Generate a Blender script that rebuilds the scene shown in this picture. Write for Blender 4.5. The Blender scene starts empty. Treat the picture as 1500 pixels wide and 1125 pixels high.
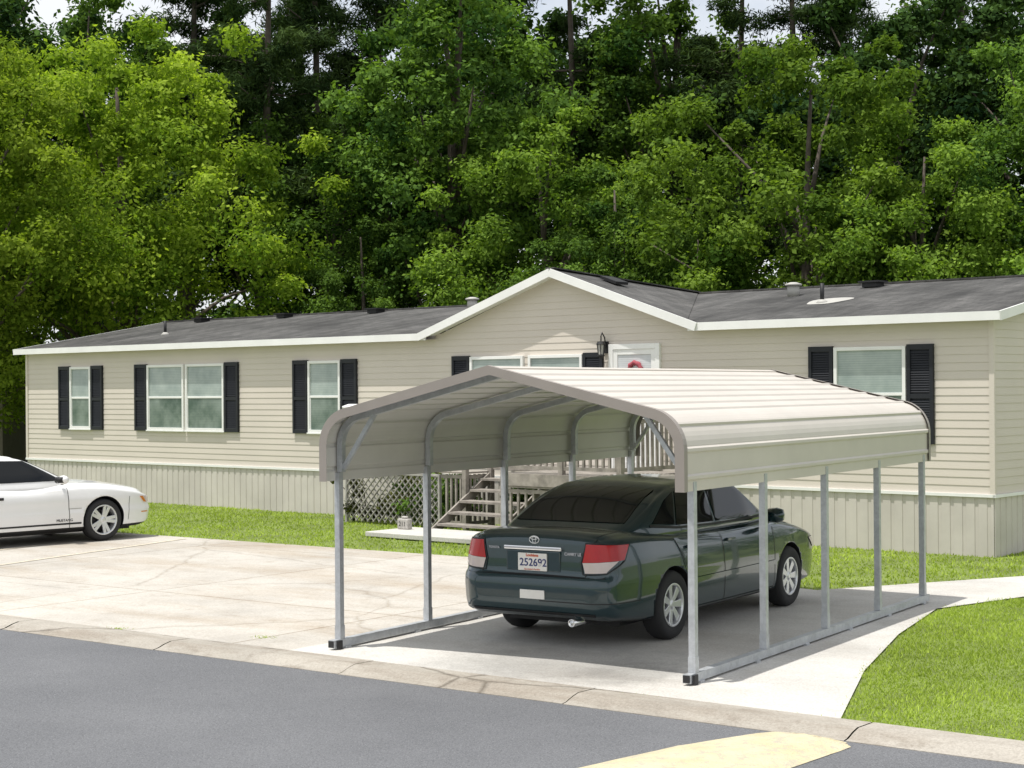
import bpy, math, random
import numpy as np
from mathutils import Vector, Matrix
rnd=random.Random(7)
C=bpy.context.scene.collection
rad=math.radians

# ------------------------------------------------------------------ materials
def newmat(name):
    m=bpy.data.materials.new(name); m.use_nodes=True
    nt=m.node_tree; nt.nodes.clear()
    out=nt.nodes.new('ShaderNodeOutputMaterial')
    return m,nt,out
def N(nt,t,**k):
    n=nt.nodes.new(t)
    for a,b in k.items(): setattr(n,a,b)
    return n
def mulc(c,k): return (min(1,c[0]*k),min(1,c[1]*k),min(1,c[2]*k),1)
def coords(nt,world=False):
    if world: return N(nt,'ShaderNodeNewGeometry').outputs['Position']
    return N(nt,'ShaderNodeTexCoord').outputs['Object']
def noise(nt,vec,scale,detail=4,rough=.6):
    n=N(nt,'ShaderNodeTexNoise'); n.inputs['Scale'].default_value=scale
    n.inputs['Detail'].default_value=detail; n.inputs['Roughness'].default_value=rough
    nt.links.new(vec,n.inputs['Vector']); return n.outputs['Fac']
def ramp(nt,fac,stops):
    r=N(nt,'ShaderNodeValToRGB'); el=r.color_ramp.elements
    while len(el)<len(stops): el.new(.5)
    for e,(p,c) in zip(el,stops):
        e.position=p; e.color=(c[0],c[1],c[2],1)
    nt.links.new(fac,r.inputs['Fac']); return r.outputs['Color']
def mixc(nt,fac,a,b,mode='MIX'):
    m=N(nt,'ShaderNodeMix',data_type='RGBA',blend_type=mode)
    for s,v in ((m.inputs[0],fac),(m.inputs[6],a),(m.inputs[7],b)):
        if hasattr(v,'is_linked'): nt.links.new(v,s)
        elif isinstance(v,(int,float)): s.default_value=v
        else: s.default_value=(v[0],v[1],v[2],1)
    return m.outputs[2]
def pmat(name,col,rough=.6,metal=0,var=.12,scale=3,bump=0,bscale=60,spec=.5,coat=0,world=False,fine=0):
    m,nt,out=newmat(name)
    p=N(nt,'ShaderNodeBsdfPrincipled')
    v=coords(nt,world)
    c=ramp(nt,noise(nt,v,scale,5),[(.3,mulc(col,1-var)),(.7,mulc(col,1+var))])
    if fine:
        c2=ramp(nt,noise(nt,v,bscale,2),[(.3,(1-fine,)*3),(.7,(1,1,1))])
        c=mixc(nt,1.0,c,c2,'MULTIPLY')
    nt.links.new(c,p.inputs['Base Color'])
    p.inputs['Roughness'].default_value=rough; p.inputs['Metallic'].default_value=metal
    p.inputs['Specular IOR Level'].default_value=spec
    p.inputs['Coat Weight'].default_value=coat; p.inputs['Coat Roughness'].default_value=.04
    if bump:
        b=N(nt,'ShaderNodeBump'); b.inputs['Strength'].default_value=bump; b.inputs['Distance'].default_value=.01
        nt.links.new(noise(nt,v,bscale,3),b.inputs['Height']); nt.links.new(b.outputs[0],p.inputs['Normal'])
    nt.links.new(p.outputs[0],out.inputs[0]); return m
def leafmat(name,dark,light,trans=.3):
    m,nt,out=newmat(name)
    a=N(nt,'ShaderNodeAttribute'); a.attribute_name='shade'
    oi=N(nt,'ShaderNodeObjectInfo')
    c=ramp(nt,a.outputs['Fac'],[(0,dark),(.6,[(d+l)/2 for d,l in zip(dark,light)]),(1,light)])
    hs=N(nt,'ShaderNodeHueSaturation')
    mr=N(nt,'ShaderNodeMapRange'); mr.inputs['To Min'].default_value=.80; mr.inputs['To Max'].default_value=1.22
    nt.links.new(oi.outputs['Random'],mr.inputs['Value']); nt.links.new(mr.outputs[0],hs.inputs['Value'])
    nt.links.new(c,hs.inputs['Color'])
    p=N(nt,'ShaderNodeBsdfDiffuse')
    t=N(nt,'ShaderNodeBsdfTranslucent'); mx=N(nt,'ShaderNodeMixShader'); mx.inputs[0].default_value=trans
    nt.links.new(hs.outputs[0],p.inputs['Color']); 
    tc=mixc(nt,1.0,hs.outputs[0],(1.5,1.6,.6),'MULTIPLY'); nt.links.new(tc,t.inputs['Color'])
    nt.links.new(p.outputs[0],mx.inputs[1]); nt.links.new(t.outputs[0],mx.inputs[2])
    nt.links.new(mx.outputs[0],out.inputs[0]); return m

M={}
M['siding']=pmat('vinyl_siding',(.60,.548,.482),.55,var=.04,scale=.7,spec=.3)
M['skirt']=pmat('vinyl_skirting',(.545,.51,.465),.6,var=.10,scale=1.2,spec=.3)
M['white']=pmat('white_trim',(.78,.78,.76),.5,var=.05,scale=2)
M['shutter']=pmat('shutter_paint',(.012,.014,.018),.5,var=.2,spec=.35)
M['wood']=pmat('weathered_wood',(.26,.235,.205),.85,var=.35,scale=6,bump=.3,bscale=40)
M['lattice']=pmat('lattice_wood',(.36,.345,.32),.85,var=.3,scale=6)
M['galv']=pmat('galvanised_steel',(.49,.51,.53),.45,.35,var=.14,scale=7,fine=.15,bscale=30)
M['sheet']=pmat('carport_sheet',(.56,.52,.47),.42,0.0,var=.05,scale=1.5,spec=.4)
M['sheet_in']=pmat('carport_sheet_inside',(.60,.585,.55),.4,.0,var=.05,scale=1.5,spec=.5)
M['cptrim']=pmat('carport_trim',(.28,.25,.225),.45,var=.06)
M['black']=pmat('black_plastic',(.012,.012,.013),.6)
M['rubber']=pmat('tyre_rubber',(.018,.018,.019),.8,bump=.2,bscale=90)
M['alloy']=pmat('alloy_rim',(.66,.67,.69),.3,.7,var=.05)
M['chrome']=pmat('chrome',(.8,.8,.8),.08,1,var=.02)
M['green']=pmat('dark_green_paint',(.008,.032,.040),.25,.3,var=.12,scale=40,coat=1,spec=.5)
M['wpaint']=pmat('white_car_paint',(.76,.76,.755),.3,0,var=.02,coat=.8)
M['glass']=pmat('tinted_glass',(.004,.005,.006),.03,0,var=.1,spec=.35)
M['red']=pmat('red_lens',(.42,.004,.005),.2,0,var=.15,coat=.3,spec=.4)
M['clear']=pmat('clear_lens',(.58,.50,.48),.15,0,var=.1,coat=.6)
M['amber']=pmat('amber_lens',(.6,.2,.03),.2,0,var=.1,coat=.5)
M['blue']=pmat('plate_ink',(.02,.03,.14),.6)
M['plate']=pmat('plate_white',(.75,.73,.68),.5,var=.04)
M['orange']=pmat('plate_orange',(.6,.12,.05),.5)
M['bark']=pmat('bark',(.10,.08,.065),.9,var=.4,scale=4,bump=.6,bscale=12)
M['darkbark']=pmat('pine_bark',(.10,.08,.065),.9,var=.4,scale=4,bump=.6,bscale=10)
M['flash']=pmat('roof_flashing',(.42,.41,.38),.6)
M['stone']=pmat('stone_grey',(.4,.38,.35),.8,var=.3,scale=20,bump=.4,bscale=60)
M['pink']=pmat('wreath_pink',(.35,.07,.09),.8,var=.5,scale=60)
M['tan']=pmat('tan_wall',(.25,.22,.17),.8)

def pane(name,c1,c2):
    m,nt,out=newmat(name); p=N(nt,'ShaderNodeBsdfPrincipled'); v=coords(nt)
    w=N(nt,'ShaderNodeTexWave',bands_direction='Z',wave_profile='SAW'); w.inputs['Scale'].default_value=9; w.inputs['Distortion'].default_value=0.05
    nt.links.new(v,w.inputs['Vector'])
    a=ramp(nt,noise(nt,v,1.6,4),[(.35,c1),(.65,c2)])
    b=ramp(nt,w.outputs['Fac'],[(0,(.8,.8,.8)),(.5,(1,1,1))])
    nt.links.new(mixc(nt,1.0,a,b,'MULTIPLY'),p.inputs['Base Color'])
    p.inputs['Roughness'].default_value=.06; p.inputs['Specular IOR Level'].default_value=.7
    nt.links.new(p.outputs[0],out.inputs[0]); return m
M['pane_up']=pane('window_blind_upper',(.25,.31,.29),(.38,.44,.41))
M['pane_lo']=pane('window_glass_lower',(.07,.11,.10),(.24,.29,.27))
M['pane_door']=pane('door_glass',(.50,.52,.53),(.66,.68,.69))

def shingle():
    m,nt,out=newmat('asphalt_shingles'); p=N(nt,'ShaderNodeBsdfPrincipled'); v=coords(nt)
    br=N(nt,'ShaderNodeTexBrick'); br.inputs['Scale'].default_value=1.0
    br.inputs['Brick Width'].default_value=.32; br.inputs['Row Height'].default_value=.14; br.inputs['Mortar Size'].default_value=.006
    br.inputs['Color1'].default_value=(.11,.107,.103,1); br.inputs['Color2'].default_value=(.16,.155,.148,1); br.inputs['Mortar'].default_value=(.055,.055,.055,1)
    nt.links.new(v,br.inputs['Vector'])
    st=ramp(nt,noise(nt,v,.6,6,.7),[(.35,(.45,.45,.45)),(.6,(1.0,1.0,1.0)),(.8,(1,.98,.95))])
    mp=N(nt,'ShaderNodeMapping'); mp.inputs['Scale'].default_value=(2.5,.35,1); nt.links.new(v,mp.inputs[0])
    s2=ramp(nt,noise(nt,mp.outputs[0],1.2,5,.7),[(.38,(.55,.55,.55)),(.6,(1,1,1))])
    g=ramp(nt,noise(nt,v,80,2),[(.3,(.6,.6,.6)),(.7,(1,1,1))])
    c=mixc(nt,1.0,br.outputs['Color'],st,'MULTIPLY'); c=mixc(nt,1.0,c,g,'MULTIPLY'); c=mixc(nt,1.0,c,s2,'MULTIPLY')
    nt.links.new(c,p.inputs['Base Color']); p.inputs['Roughness'].default_value=.9
    b=N(nt,'ShaderNodeBump'); b.inputs['Strength'].default_value=.5; b.inputs['Distance'].default_value=.02
    nt.links.new(br.outputs['Fac'],b.inputs['Height']); b.invert=True; nt.links.new(b.outputs[0],p.inputs['Normal'])
    nt.links.new(p.outputs[0],out.inputs[0]); return m
M['shingle']=shingle()

def concrete(name,base,stain,stainamt,crack=.0,joints=0,spot=None):
    m,nt,out=newmat(name); p=N(nt,'ShaderNodeBsdfPrincipled'); v=coords(nt,True)
    mp=N(nt,'ShaderNodeMapping'); mp.inputs['Rotation'].default_value=(0,0,rad(36.8)); nt.links.new(v,mp.inputs[0]); v2=mp.outputs[0]
    c=ramp(nt,noise(nt,v2,.55,7,.65),[(.34,mulc(base,.80)),(.5,mulc(base,.96)),(.68,mulc(base,1.08))])
    mp2=N(nt,'ShaderNodeMapping'); mp2.inputs['Scale'].default_value=(.22,.8,1); nt.links.new(v2,mp2.inputs[0])
    sf=ramp(nt,noise(nt,mp2.outputs[0],.9,6,.7),[(.48,(0,0,0)),(.70,(stainamt,)*3)])
    c=mixc(nt,sf,c,stain)
    s3=ramp(nt,noise(nt,v2,2.6,6,.75),[(.54,(0,0,0)),(.72,(stainamt*.6,)*3)])
    c=mixc(nt,s3,c,mulc(stain,.8))
    g=ramp(nt,noise(nt,v,45,3,.8),[(.3,(.74,.73,.72)),(.6,(1,1,1))])
    c=mixc(nt,1.0,c,g,'MULTIPLY')
    if spot:
        for (sx,sy,sr,k) in spot:
            vm=N(nt,'ShaderNodeVectorMath',operation='DISTANCE'); nt.links.new(v,vm.inputs[0]); vm.inputs[1].default_value=(sx,sy,.018)
            ad=N(nt,'ShaderNodeMath',operation='MULTIPLY_ADD'); nt.links.new(noise(nt,v,5,5,.7),ad.inputs[0]); ad.inputs[1].default_value=-.8*sr; nt.links.new(vm.outputs['Value'],ad.inputs[2])
            rr_=ramp(nt,ad.outputs[0],[(max(0,sr*.1),(k,k,k)),(min(1,sr*.75),(1,1,1))]); c=mixc(nt,1.0,c,rr_,'MULTIPLY')
    if crack:
        vo=N(nt,'ShaderNodeTexVoronoi',feature='DISTANCE_TO_EDGE'); vo.inputs['Scale'].default_value=.22; vo.inputs['Randomness'].default_value=1
        nn=N(nt,'ShaderNodeTexNoise'); nn.inputs['Scale'].default_value=1.7; nn.inputs['Detail'].default_value=6; nt.links.new(v,nn.inputs['Vector'])
        ad=mixc(nt,.22,v,nn.outputs['Color'],'ADD'); nt.links.new(ad,vo.inputs['Vector'])
        k=1-crack
        cf=ramp(nt,vo.outputs['Distance'],[(0,(k,k*.97,k*.92)),(.0035,((1+k)/2,)*3),(.007,(1,1,1))])
        c=mixc(nt,1.0,c,cf,'MULTIPLY')
    if joints:
        br=N(nt,'ShaderNodeTexBrick'); br.offset=0; br.inputs['Scale'].default_value=1; br.inputs['Brick Width'].default_value=joints; br.inputs['Row Height'].default_value=joints*1.15; br.inputs['Mortar Size'].default_value=.016
        br.inputs['Color1'].default_value=(1,1,1,1); br.inputs['Color2'].default_value=(.93,.93,.93,1); br.inputs['Mortar'].default_value=(.62,.58,.52,1); br.inputs['Mortar Smooth'].default_value=.3
        nt.links.new(v2,br.inputs['Vector']); c=mixc(nt,1.0,c,br.outputs['Color'],'MULTIPLY')
    nt.links.new(c,p.inputs['Base Color']); p.inputs['Roughness'].default_value=.85; p.inputs['Specular IOR Level'].default_value=.25
    b=N(nt,'ShaderNodeBump'); b.inputs['Strength'].default_value=.35; b.inputs['Distance'].default_value=.01
    nt.links.new(noise(nt,v,35,4),b.inputs['Height']); nt.links.new(b.outputs[0],p.inputs['Normal'])
    nt.links.new(p.outputs[0],out.inputs[0]); return m
M['oldconc']=concrete('old_concrete',(.53,.50,.45),(.36,.29,.21),.75,.2,3.9)
M['newconc']=concrete('slab_concrete',(.60,.585,.55),(.42,.38,.33),.45,spot=[(.4,14.6,1.2,.68),(1.0,14.0,.6,.72)])
M['walkconc']=concrete('walk_concrete',(.58,.565,.53),(.42,.38,.32),.3)
M['kerbconc']=concrete('kerb_concrete',(.42,.39,.34),(.20,.16,.12),.95,.5)
def asphalt():
    m,nt,out=newmat('asphalt'); p=N(nt,'ShaderNodeBsdfPrincipled'); v=coords(nt,True)
    c=ramp(nt,noise(nt,v,.45,6,.6),[(.35,(.135,.139,.148)),(.65,(.170,.174,.183))])
    g=ramp(nt,noise(nt,v,60,3,.9),[(.32,(.5,.5,.5)),(.55,(1,1,1)),(.75,(1.0,1.0,1.0))])
    g2=ramp(nt,noise(nt,v,95,1,.9),[(.60,(0,0,0)),(.70,(.6,.6,.6))])
    c=mixc(nt,1.0,c,g,'MULTIPLY'); c=mixc(nt,g2,c,(.32,.32,.33))
    nt.links.new(c,p.inputs['Base Color']); p.inputs['Roughness'].default_value=.85; p.inputs['Specular IOR Level'].default_value=.3
    b=N(nt,'ShaderNodeBump'); b.inputs['Strength'].default_value=.7; b.inputs['Distance'].default_value=.012
    nt.links.new(noise(nt,v,60,3),b.inputs['Height']); nt.links.new(b.outputs[0],p.inputs['Normal'])
    nt.links.new(p.outputs[0],out.inputs[0]); return m
M['asphalt']=asphalt()
def yellow():
    m,nt,out=newmat('worn_yellow_paint'); p=N(nt,'ShaderNodeBsdfPrincipled'); v=coords(nt,True)
    c=ramp(nt,noise(nt,v,3,6,.7),[(.3,(.52,.44,.26)),(.6,(.62,.55,.37))])
    w=ramp(nt,noise(nt,v,9,8,.9),[(.50,(0,0,0)),(.57,(.8,.8,.8))])
    nt.links.new(mixc(nt,w,c,(.40,.37,.31)),p.inputs['Base Color']); p.inputs['Roughness'].default_value=.85
    b=N(nt,'ShaderNodeBump'); b.inputs['Strength'].default_value=.9; b.inputs['Distance'].default_value=.015
    nt.links.new(noise(nt,v,50,3),b.inputs['Height']); nt.links.new(b.outputs[0],p.inputs['Normal'])
    nt.links.new(p.outputs[0],out.inputs[0]); return m
M['yellow']=yellow()
M['line']=pmat('faded_line_paint',(.62,.56,.44),.8,var=.2,scale=8,world=True,fine=.3,bscale=30)
M['soil']=pmat('lawn_ground',(.19,.25,.055),.95,var=.35,scale=1.5,bump=.5,bscale=30,world=True,fine=.5)
M['grass']=leafmat('grass_blades',(.19,.26,.04),(.42,.53,.10),.25)
M['leafA']=leafmat('leaf_bright',(.10,.175,.02),(.37,.47,.065),.38)
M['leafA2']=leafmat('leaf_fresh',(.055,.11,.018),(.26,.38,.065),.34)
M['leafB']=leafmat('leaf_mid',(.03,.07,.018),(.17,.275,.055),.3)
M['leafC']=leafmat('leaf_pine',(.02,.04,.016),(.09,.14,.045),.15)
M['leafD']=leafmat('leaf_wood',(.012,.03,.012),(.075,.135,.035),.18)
M['leafE']=leafmat('leaf_shrub',(.05,.06,.02),(.16,.17,.05),.25)

# ------------------------------------------------------------------ mesh helpers
def reg(o,parent=None):
    C.objects.link(o)
    if parent is not None: o.parent=parent
    return o
def thing(name,loc=(0,0,0),rz=0,label=None,cat=None,scale=1,group=None):
    o=bpy.data.objects.new(name,None); o.location=loc; o.rotation_euler=(0,0,rz); o.scale=(scale,)*3
    o.empty_display_size=.3
    C.objects.link(o)
    if label: o['label']=label
    if cat: o['category']=cat
    if group: o['group']=group
    return o
class MB:
    def __init__(s): s.v=[];s.f=[];s.m=[]
    def quad(s,a,b,c,d,m=0):
        i=len(s.v); s.v+= [tuple(a),tuple(b),tuple(c),tuple(d)]; s.f.append((i,i+1,i+2,i+3)); s.m.append(m)
    def tri(s,a,b,c,m=0):
        i=len(s.v); s.v+= [tuple(a),tuple(b),tuple(c)]; s.f.append((i,i+1,i+2)); s.m.append(m)
    def box(s,x0,x1,y0,y1,z0,z1,m=0):
        i=len(s.v); s.v+=[(x,y,z) for x in(x0,x1) for y in(y0,y1) for z in(z0,z1)]
        for q in((0,1,3,2),(4,6,7,5),(0,4,5,1),(2,3,7,6),(0,2,6,4),(1,5,7,3)):
            s.f.append(tuple(i+k for k in q)); s.m.append(m)
    def beam(s,a,b,w,h,m=0,ref=(0,0,1)):
        a=Vector(a);b=Vector(b);t=(b-a).normalized();r=Vector(ref)
        n=t.cross(r); 
        if n.length<1e-4: n=t.cross(Vector((1,0,0)))
        n.normalize(); u=n.cross(t)
        i=len(s.v)
        for q in(a,b):
            for sx,sy in((-1,-1),(1,-1),(1,1),(-1,1)): s.v.append(tuple(q+n*sx*w/2+u*sy*h/2))
        for k in range(4): s.f.append((i+k,i+(k+1)%4,i+4+(k+1)%4,i+4+k)); s.m.append(m)
        s.f.append((i+3,i+2,i+1,i)); s.m.append(m); s.f.append((i+4,i+5,i+6,i+7)); s.m.append(m)
    def tube(s,pts,rads,n=8,m=0,rot=0,ref=None):
        pts=[Vector(p) for p in pts]
        if isinstance(rads,(int,float)): rads=[rads]*len(pts)
        i0=len(s.v)
        for k,p in enumerate(pts):
            t=(pts[min(k+1,len(pts)-1)]-pts[max(k-1,0)]).normalized()
            r=Vector(ref) if ref else (Vector((1,0,0)) if abs(t.x)<.9 else Vector((0,1,0)))
            a=(r-t*r.dot(t)).normalized(); b=t.cross(a)
            for j in range(n):
                an=rot+2*math.pi*j/n
                s.v.append(tuple(p+(a*math.cos(an)+b*math.sin(an))*rads[k]))
        for k in range(len(pts)-1):
            for j in range(n):
                s.f.append((i0+k*n+j,i0+k*n+(j+1)%n,i0+(k+1)*n+(j+1)%n,i0+(k+1)*n+j)); s.m.append(m)
        s.f.append(tuple(i0+j for j in reversed(range(n)))); s.m.append(m)
        e=i0+(len(pts)-1)*n
        s.f.append(tuple(e+j for j in range(n))); s.m.append(m)
    def lathe(s,prof,n=40,m=0,axis='y'):
        i0=len(s.v)
        for r,h in prof:
            for j in range(n):
                a=2*math.pi*j/n
                s.v.append((r*math.cos(a),h,r*math.sin(a)) if axis=='y' else (r*math.cos(a),r*math.sin(a),h))
        for k in range(len(prof)-1):
            for j in range(n):
                s.f.append((i0+k*n+j,i0+k*n+(j+1)%n,i0+(k+1)*n+(j+1)%n,i0+(k+1)*n+j)); s.m.append(m)
    def obj(s,name,mats,parent=None,smooth=False,bevel=0,loc=None):
        me=bpy.data.meshes.new(name); me.from_pydata(s.v,[],s.f)
        if not isinstance(mats,(list,tuple)): mats=[mats]
        for q in mats: me.materials.append(M[q])
        me.polygons.foreach_set('material_index',s.m)
        if smooth: me.polygons.foreach_set('use_smooth',[True]*len(s.f))
        me.update(); o=bpy.data.objects.new(name,me); reg(o,parent)
        if bevel:
            b=o.modifiers.new('bevel','BEVEL'); b.width=bevel; b.segments=2; b.limit_method='ANGLE'
        if loc: o.location=loc
        return o
def text(s,size,mat,parent,mtx,name='lettering',ext=.0015,bold=0):
    cu=bpy.data.curves.new(name,'FONT'); cu.body=s; cu.size=size; cu.align_x='CENTER'; cu.align_y='CENTER'; cu.extrude=ext; cu.offset=bold
    t=bpy.data.objects.new('tmp',cu); C.objects.link(t)
    dg=bpy.context.evaluated_depsgraph_get(); me=bpy.data.meshes.new_from_object(t.evaluated_get(dg))
    bpy.data.objects.remove(t); me.materials.clear(); me.materials.append(M[mat])
    o=bpy.data.objects.new(name,me); reg(o,parent); o.matrix_local=mtx; return o

# ------------------------------------------------------------------ site frame
O=np.array([-5.38,17.2]); D=np.array([.801,-.598]); NR=np.array([.598,.801])
def P(s,m): q=O+s*D+m*NR; return (float(q[0]),float(q[1]))
def poly(name,pts,z,mat):
    mb=MB(); n=len(pts)
    mb.v=[(p[0],p[1],z) for p in pts]; mb.f=[tuple(range(n))]; mb.m=[0]
    o=mb.obj(name,mat); o['kind']='structure'; return o
mb=MB()
ms=[-700,-60,.3,.34,30,900]; zs=[-.14,-.14,-.14,0,0,0]; ss=[-800,-60,0,60,800]
for m_,z_ in zip(ms,zs):
    for s_ in ss: q=P(s_,m_); mb.v.append((q[0],q[1],z_))
for a in range(len(ms)-1):
    for b in range(len(ss)-1):
        i=a*len(ss)+b; mb.f.append((i,i+1,i+1+len(ss),i+len(ss))); mb.m.append(0)
g=mb.obj('ground','soil'); g['kind']='structure'
poly('road',[P(-90,-16),P(90,-16),P(90,.06),P(-90,.06)],-.03,'asphalt')
pad=[P(-24,.44),P(3.68,.44),P(3.68,8.2),P(-24,8.2)]
slab=[P(3.7,.44),P(9.35,.44),P(8.6,2.5),P(8.0,4.6),P(7.75,5.8),(4.64,17.96),(3.62,19.66),P(5.5,7.4),P(3.7,7.4)]
walk=[(4.645,17.965),(5.92,18.94),(8.6,20.6),(14,23.0),(14,24.3),(9.5,22.3),(6.55,20.97),(3.63,19.665)]
poly('driveway',pad,.012,'oldconc')
poly('carport_slab',slab,.018,'newconc')
poly('path',walk,.014,'walkconc')
for a,b in (((-7.6,22.6),(-5.45,27.2)),((-9.6,22.6),(-7.6,26.2))):
    mb=MB(); a=Vector((*a,.018)); b=Vector((*b,.018)); t=(b-a).normalized(); nn=Vector((t.y,-t.x,0))*.05
    mb.quad(a-nn,a+nn,b+nn,b-nn); o=mb.obj('parking_line','line'); o['kind']='structure'
mb=MB(); prof=[(.0,-.06),(.0,-.025),(.05,-.018),(.14,.012),(.22,.030),(.47,.026),(.47,-.05)]
s_=-60.0
while s_<60:
    e=s_+2.4; j0,j1=rnd.uniform(-.012,.012),rnd.uniform(-.012,.012)
    for k in range(len(prof)-1):
        (m0,z0),(m1,z1)=prof[k],prof[k+1]
        mb.quad((*P(s_,m0+j0),z0),(*P(e-.014,m0+j1),z0),(*P(e-.014,m1+j1),z1),(*P(s_,m1+j0),z1))
    s_=e
o=mb.obj('kerb','kerbconc'); o['kind']='structure'
rows=[((1.98,11.70),(2.22,11.52)),((1.84,11.74),(2.30,11.40)),((1.70,11.72),(2.31,11.27)),((1.12,11.35),(2.10,11.02)),((.24,10.56),(1.67,10.52)),((-1.2,8.9),(.3,8.8)),((-3.7,5.8),(-2.2,5.7))]
mb=MB(); NV=14; fine_=[]
for (a0,b0),(a1,b1) in zip(rows[:-1],rows[1:]):
    for q in range(6):
        f=q/6; fine_.append(((a0[0]+(a1[0]-a0[0])*f,a0[1]+(a1[1]-a0[1])*f),(b0[0]+(b1[0]-b0[0])*f,b0[1]+(b1[1]-b0[1])*f)))
for i,(a,b) in enumerate(fine_):
    for j in range(NV+1):
        c=j/NV; h=.04*(4*c*(1-c))**.7*min(1,i/10); jx=rnd.uniform(-.012,.012)
        mb.v.append((a[0]+(b[0]-a[0])*c+jx,a[1]+(b[1]-a[1])*c+jx,-.027+h+rnd.uniform(0,.002)))
for i in range(len(fine_)-1):
    for j in range(NV):
        k=i*(NV+1)+j; mb.f.append((k,k+NV+1,k+NV+2,k+1)); mb.m.append(0)
o=mb.obj('speed_bump','yellow',smooth=True); o['label']='worn yellow painted speed bump across the asphalt road'; o['category']='speed bump'

# ------------------------------------------------------------------ grass blades
def inpoly(x,y,pl):
    c=np.zeros(len(x),bool); n=len(pl)
    for i in range(n):
        x0,y0=pl[i]; x1,y1=pl[(i+1)%n]
        if y0==y1: continue
        t=((y0>y)!=(y1>y))&(x<(x1-x0)*(y-y0)/(y1-y0)+x0); c^=t
    return c
rs=np.random.RandomState(3)
def blades(n,s0,s1,m0,m1,h,w):
    s=rs.uniform(s0,s1,n); m=rs.uniform(m0,m1,n)
    x=O[0]+s*D[0]+m*NR[0]; y=O[1]+s*D[1]+m*NR[1]
    jx=rs.normal(0,.03,n)+.03*np.sin(s*9); jy=rs.normal(0,.03,n)+.03*np.sin(s*5+m*7)
    keep=~(inpoly(x+jx,y+jy,pad)|inpoly(x+jx,y+jy,slab)|inpoly(x+jx,y+jy,walk)|(m<.44+.05*np.sin(s*6)*np.sin(s*2.3)))
    x=x[keep];y=y[keep]; k=len(x)
    cl=np.sin(x*2.1+1.3*np.sin(y*1.7))*np.sin(y*2.6+np.sin(x*3.1)); cl2=np.sin(x*.7+2)*np.sin(y*.9+x*.3)
    hh=h*(rs.uniform(.5,1.2,k)+.25*cl); a=rs.uniform(0,6.28,k); ww=w*rs.uniform(.6,1.3,k)
    lx=rs.normal(0,.5,k)*hh; ly=rs.normal(0,.5,k)*hh
    v=np.zeros((k,3,3)); 
    v[:,0]=np.stack([x-np.cos(a)*ww,y-np.sin(a)*ww,np.zeros(k)],1)
    v[:,1]=np.stack([x+np.cos(a)*ww,y+np.sin(a)*ww,np.zeros(k)],1)
    v[:,2]=np.stack([x+lx,y+ly,hh],1)
    sh=np.clip(.5+.16*cl+.18*cl2+rs.normal(0,.15,k),0,1)
    return v.reshape(-1,3),sh
parts=[blades(150000,7.2,17,.40,8,.030,.006),blades(150000,-20,20,7.2,20,.04,.012)]
for (tx,ty,nn_) in [P(1.2,.5)+(50,),P(2.9,.95)+(30,),P(-6,.47)+(40,),P(-9,.47)+(40,),P(3.69,2.4)+(25,)]:
    k=nn_; x=tx+rs.normal(0,.07,k); y=ty+rs.normal(0,.04,k); hh=rs.uniform(.01,.035,k); a=rs.uniform(0,6.28,k)
    v=np.zeros((k,3,3)); v[:,0]=np.stack([x-np.cos(a)*.006,y-np.sin(a)*.006,np.full(k,.01)],1); v[:,1]=np.stack([x+np.cos(a)*.006,y+np.sin(a)*.006,np.full(k,.01)],1)
    v[:,2]=np.stack([x+rs.normal(0,.03,k),y+rs.normal(0,.03,k),hh+.01],1)
    parts.append((v.reshape(-1,3),rs.uniform(0,.6,k)))
def addshade(me,sh):
    at=me.attributes.new('shade','FLOAT','FACE'); at.data.foreach_set('value',np.asarray(sh,dtype=np.float32))
V=np.concatenate([p[0] for p in parts]); S=np.concatenate([p[1] for p in parts])
me=bpy.data.meshes.new('grass'); me.from_pydata(V.tolist(),[],np.arange(len(V)).reshape(-1,3).tolist()); addshade(me,S); me.materials.append(M['grass'])
o=bpy.data.objects.new('grass',me); C.objects.link(o); o['kind']='stuff'

# ------------------------------------------------------------------ foliage
def leaves(name,cent,rads,per,size,mat,seed,flat=.75,asp=.6,updir=.5):
    r=np.random.RandomState(seed); cent=np.asarray(cent,float); rads=np.asarray(rads,float)
    nC=len(cent); idx=np.repeat(np.arange(nC),per); n=len(idx)
    d=r.normal(0,1,(n,3)); d/=np.linalg.norm(d,axis=1,keepdims=True)
    rr=r.uniform(.2,1.12,n)**.65
    lump=1+.35*np.sin(d[:,0]*5+idx*1.7)*np.sin(d[:,1]*6+idx*.9)+.25*np.sin(d[:,2]*9+idx)
    pos=cent[idx]+d*(rr*lump*rads[idx])[:,None]*np.array([1,1,flat])
    nm=d*.55+np.array([0,0,updir])+r.normal(0,.55,(n,3)); nm/=np.linalg.norm(nm,axis=1,keepdims=True)
    t=np.cross(nm,r.normal(0,1,(n,3))); t/=np.linalg.norm(t,axis=1,keepdims=True); b=np.cross(nm,t)
    sz=size*r.uniform(.6,1.35,n)
    v=np.empty((n,4,3)); v[:,0]=pos-t*sz[:,None]*.5; v[:,1]=pos+b*(sz*asp*.5)[:,None]; v[:,2]=pos+t*sz[:,None]*.5; v[:,3]=pos-b*(sz*asp*.5)[:,None]
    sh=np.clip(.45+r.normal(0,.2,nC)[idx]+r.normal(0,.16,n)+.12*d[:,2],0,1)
    me=bpy.data.meshes.new(name); me.from_pydata(v.reshape(-1,3).tolist(),[],np.arange(n*4).reshape(-1,4).tolist())
    addshade(me,sh); me.materials.append(M[mat]); return me
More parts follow.
